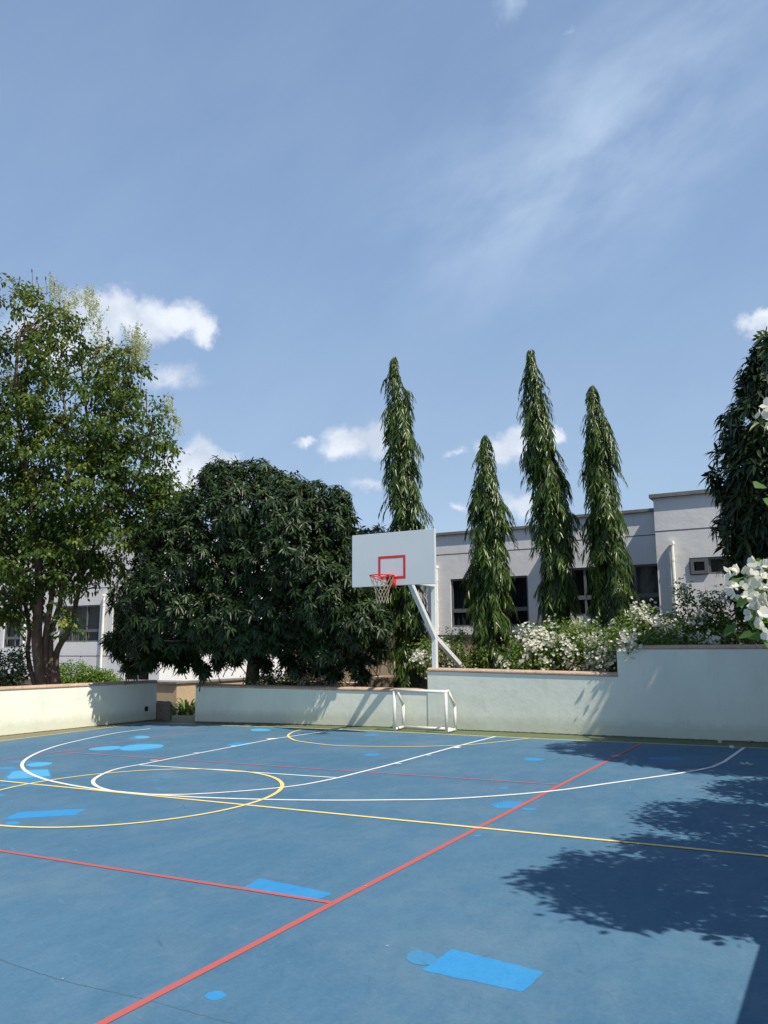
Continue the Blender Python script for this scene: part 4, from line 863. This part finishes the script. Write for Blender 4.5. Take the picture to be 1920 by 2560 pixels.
shrub('bougainvillea', 'shaded white flowered shrub with upright shoots below the tall building block', [Lobe(1720, 1577, 58, 42, D4, .5), Lobe(1712, 1505, 20, 32, D4, .2), Lobe(1775, 1577, 52, 38, D4, .5), Lobe(1690, 1600, 60, 36, D4-.3, .45), Lobe(1770, 1605, 50, 34, D4-.35, .4), Lobe(1782, 1515, 26, 26, D4, .25), Lobe(1690, 1610, 44, 20, 14.2, .15), Lobe(1762, 1612, 40, 20, 14.05, .14)], fl(*at(1730, 1640, D4)[:2], 1.0), 6200, 900, M['boug'], group=GB, tmean=.42)
D5 = 14.7
shrub('bougainvillea', 'green shrub with few white flowers under the dark tree at the right edge', [Lobe(1850, 1580, 60, 42, D5, .5), Lobe(1910, 1575, 55, 50, D5, .5), Lobe(1980, 1560, 60, 60, D5, .6)], fl(*at(1880, 1640, D5)[:2], 1.0), 3600, 130, M['boug'], group=GB, tmean=.42)
D6 = 19.6
shrub('bougainvillea', 'low shrub with cream white flowers in the shade under the mango tree', [Lobe(700, 1695, 50, 24, D6-.1, .4), Lobe(770, 1700, 50, 20, D6-.1, .4), Lobe(640, 1700, 35, 18, D6-.1, .35)], fl(*at(710, 1715, D6-.1)[:2], .6), 1700, 60, M['boug'], group=GB, tmean=.45)
D7 = 24.8
GH = 'clipped shrubs behind the left wall'
for lab, lob in [('bright lime green clipped shrub right of the multi stemmed trunk', [Lobe(150, 1695, 42, 26, D7, .5), Lobe(185, 1690, 50, 32, D7, .5)]), ('lower bright green shrub at the far end of the left wall', [Lobe(240, 1700, 38, 24, D7+.3, .45), Lobe(272, 1702, 26, 20, D7+.3, .35)])]:
    shrub('hedge_shrub', lab, lob, fl(*at(170 if 'lime' in lab else 255, 1720, D7)[:2], -.3), 4200, 0, M['hedge'], (.05, .08), GH, tmean=.45, clump=14)
shrub('dark_shrub', 'dark leafy shrub left of the multi stemmed trunk behind the left wall', [Lobe(20, 1675, 48, 42, 19.6, .6), Lobe(55, 1650, 22, 40, 19.6, .35), Lobe(-40, 1670, 50, 50, 19.6, .6)], fl(*at(10, 1715, 19.6)[:2], .6), 3000, 0, M['darkshrub'], (.05, .085))
# strap leaved plants in the gap
def strap_plant(label, px, py, depth, n, L, mat='lily', seed=3):
    g = np.random.default_rng(seed); b0 = at(px, py, depth); t = thing('strap_leaf_plant', label, 'plant', b0, 'strap leaved plants in the gap')
    for nm, part in (('leaves', n),):
        az = g.uniform(0, 6.28, n); el = g.uniform(.5, 1.35, n); ln = g.uniform(.6, 1, n)*L; V = []; F = []; T = []; k = 0
        vs = []; loops = []; tot = []
        for i in range(n):
            o = np.array([math.cos(az[i]), math.sin(az[i]), 0]); sd = np.array([-o[1], o[0], 0]); ss = np.linspace(0, 1, 7); w = g.uniform(.024, .042)*np.array([.6, 1, 1, .95, .8, .5, .02])
            for j, s in enumerate(ss):
                c = b0+o*(.05+ln[i]*math.cos(el[i])*s*1.1+ln[i]*.12*s*s)+np.array([0, 0, ln[i]*(math.sin(el[i])*s-.62*s**2.4)]); vs += [c-sd*w[j]+[0, 0, .008], c+sd*w[j]+[0, 0, .008]]
            for j in range(6): q = 14*i+2*j; loops += [q, q+1, q+3, q+2]; tot.append(4)
            T += [g.uniform(.1, 1)]*14
        tot = np.array(tot); mesh_np('leaves', np.array(vs), np.array(loops), np.concatenate([[0], np.cumsum(tot)[:-1]]), tot, np.array(T), M[mat], t)
    return t
strap_plant('fresh green strap leaved clump directly left of the low mint wall end', 466, 1800, 23.2, 90, 1.65, seed=3)
strap_plant('lighter strap leaved clump touching the brown kerb', 448, 1806, 22.6, 54, 1.3, seed=4)
strap_plant('small yellowish strap leaved clump rising behind the brown kerb', 408, 1772, 22.0, 26, .55, seed=5)

# ---- near flowering branch at the right edge, growing over the side wall
nb = np.array([.62, 2.3, 1.50])
NB = thing('bougainvillea', 'close up white flowered branch reaching in at the right edge', 'shrub', nb, GB)
RNG = np.random.default_rng(77)
spots = [(1838, 1445, 2.62), (1862, 1428, 2.7), (1895, 1410, 2.75), (1905, 1440, 2.6), (1850, 1475, 2.6), (1872, 1470, 2.7), (1880, 1500, 2.55), (1905, 1515, 2.6), (1880, 1530, 2.6), (1862, 1490, 2.75), (1900, 1555, 2.65), (1918, 1600, 2.6), (1925, 1470, 2.6), (1918, 1425, 2.8), (1935, 1540, 2.7), (1918, 1035, 2.7), (1926, 1055, 2.7), (1922, 1010, 2.75), (1945, 1400, 2.7), (1950, 1500, 2.7), (1890, 1455, 2.8), (1910, 1490, 2.85)]
C_ = np.array([at(a, b, c*.7) for a, b, c in spots])
for c in C_:
    q = c+RNG.normal(0, .0085, (4, 3)); outw = nrm(c-np.array([.05, 2.05, 1.75])+np.array([-.25, -.35, .1]))
    bract_mesh('flower_cluster', q, outw+RNG.normal(0, .6, (4, 3)), RNG.uniform(.015, .022, 4), M['bract'], NB)
lp_ = np.array([at(a, b, c*.7) for a, b, c in [(1880, 1455, 2.72), (1890, 1470, 2.72), (1905, 1500, 2.75), (1915, 1235, 2.6), (1922, 1250, 2.6), (1912, 1460, 2.8), (1860, 1535, 2.8), (1890, 1560, 2.8), (1845, 1545, 2.85), (1910, 1575, 2.8), (1870, 1560, 2.9), (1930, 1520, 2.8), (1935, 1380, 2.8), (1900, 1590, 2.85), (1925, 1225, 2.65), (1940, 1300, 2.7), (1940, 1100, 2.7), (1860, 1500, 2.8), (1930, 1440, 2.85)]])
lp_ = np.repeat(np.concatenate([lp_, C_+(C_-EYEP)*.05]), 1, 0); lp_ = lp_+RNG.normal(0, .014, lp_.shape)
leaves('foliage', lp_, RNG.normal(0, .7, lp_.shape)+np.array([-.3, 0, -.35]), nrm(EYEP-lp_)+np.array([0, 0, .6])+RNG.normal(0, .4, lp_.shape), RNG.uniform(.034, .052, len(lp_)), RNG.uniform(.024, .034, len(lp_)), .25, M['boug'], NB, None, 'oval', .25)
tubes('stems', [limb(nb-[0, 0, .25], at(1975, 1420, 1.93), .008, .005, .15, .03, 8), limb(at(1975, 1420, 1.93), at(1850, 1450, 1.89), .004, .002, .08), limb(at(1975, 1430, 1.93), at(1890, 1560, 1.89), .004, .002, .05), limb(nb-[0, 0, .25], at(1940, 1020, 1.89), .012, .004, .1, .03, 8)], M['twig'], NB, 6)

# ---- planting on the side wall, mostly out of frame, that shades the court
RNG = np.random.default_rng(99)
class Ball(Lobe):
    def __init__(s, c, r): s.c = np.array(c, float); s.r = np.array(r, float); s.B = np.eye(3)
def side_bush(label, balls, base, nl, nf, **k): return shrub('bougainvillea', label, balls, base, nl, nf, M['boug'], (.06, .10), GB, clump=18, **k)
side_bush('tall flowering shrub on the side wall right of the camera', [Ball((1.0, 5.25, 2.75), (.7, .62, 1.1)), Ball((.92, 4.85, 3.9), (.40, .40, .34)), Ball((1.0, 6.25, 2.6), (.6, .6, .85)), Ball((.85, 5.5, 3.75), (.35, .3, .3)), Ball((.8, 4.55, 3.3), (.32, .25, .3)), Ball((.7, 6.4, 3.3), (.25, .25, .25))], (1.3, 5.6, 1.3), 13500, 400, shoots=60)
side_bush('flowering shrub on the side wall halfway along the court', [Ball((1.0, 7.65, 2.9), (.7, .85, .95)), Ball((1.05, 9.5, 2.5), (.65, .85, .85))], (1.3, 8.6, 1.3), 13000, 300, shoots=60)
side_bush('flowering shrub on the side wall near the far corner', [Ball((1.2, 12.8, 2.7), (.9, 1.2, 1.2)), Ball((.95, 11.2, 2.5), (.7, .9, .9))], (1.3, 12.2, 1.3), 10000, 300)
sb = np.array([1.9, 12.2, 1.2]); ST = thing('broadleaf_tree', 'large shade tree in the planter outside the right edge', 'tree', sb)
_, P_, A_ = whorls('crown', [Ball((1.1, 11.9, 5.4), (1.7, 1.5, 1.4)), Ball((.75, 13.0, 4.6), (1.3, 1.2, 1.4)), Ball((1.2, 11.1, 4.3), (1.2, 1.0, 1.0)), Ball((2.0, 12.6, 6.1), (1.7, 1.6, 1.4)), Ball((.9, 13.8, 5.8), (1.4, 1.2, 1.3)), Ball((1.0, 13.6, 3.4), (1.0, .9, .9))], 2600, M['mango'], ST, inner=.3, shell=(.3, 1.03))
tubes('trunk', [limb(sb-[0, 0, .2], (1.7, 12.0, 5.2), .14, .05, k=8, wob=.03)]+[limb((1.75, 12, 3.2+RNG.random()*1.8), p, .04, .01, k=6) for p in P_[::16]], M['bark'], ST)

# ---- small litter on the court
GL = 'fallen white blossoms on the court'
for i, (px, py, lab) in enumerate([(1862, 1914, 'fallen white blossom near the right edge, largest one on the shaded blue court'), (1876, 1916, 'second fallen blossom touching the largest one at the right edge'), (1830, 1873, 'fallen blossom on the end line beside the three point line'), (1797, 1857, 'fallen blossom at the foot of the tall wall, left one'), (1874, 1857, 'fallen blossom at the foot of the tall wall, right one')]):
    xy = court(px, py); p = np.array([*xy, gz(*xy)+.012]); RNG = np.random.default_rng(i)
    o = bract_mesh('fallen_blossom', p[None], np.array([[0, 0, 1.]])+RNG.normal(0, .3, (1, 3)), .06, M['bract'], None); tag(o, lab, 'blossom', GL)
RNG = np.random.default_rng(5)
xy = np.stack([RNG.uniform(-12, 0, 90), RNG.uniform(2.5, 14, 90)], 1); xy2 = np.stack([RNG.uniform(-15.6, -13.5, 120), RNG.uniform(9, 15, 120)], 1); xy = np.concatenate([xy, xy2])
P = np.concatenate([xy, (gz(xy[:, 0], xy[:, 1])+.012)[:, None]], 1)
tag(leaves('petal_litter', P, rdir(len(P))*[1, 1, .1], np.tile([0, 0, 1.], (len(P), 1))+RNG.normal(0, .2, P.shape), RNG.uniform(.006, .022, len(P)), RNG.uniform(.004, .012, len(P)), 0., M['bract'], None, None, 'oval'), kind='stuff')
tag(bpy.data.objects['petal_litter'], 'tiny pale petals and flecks scattered over the blue court', 'litter')
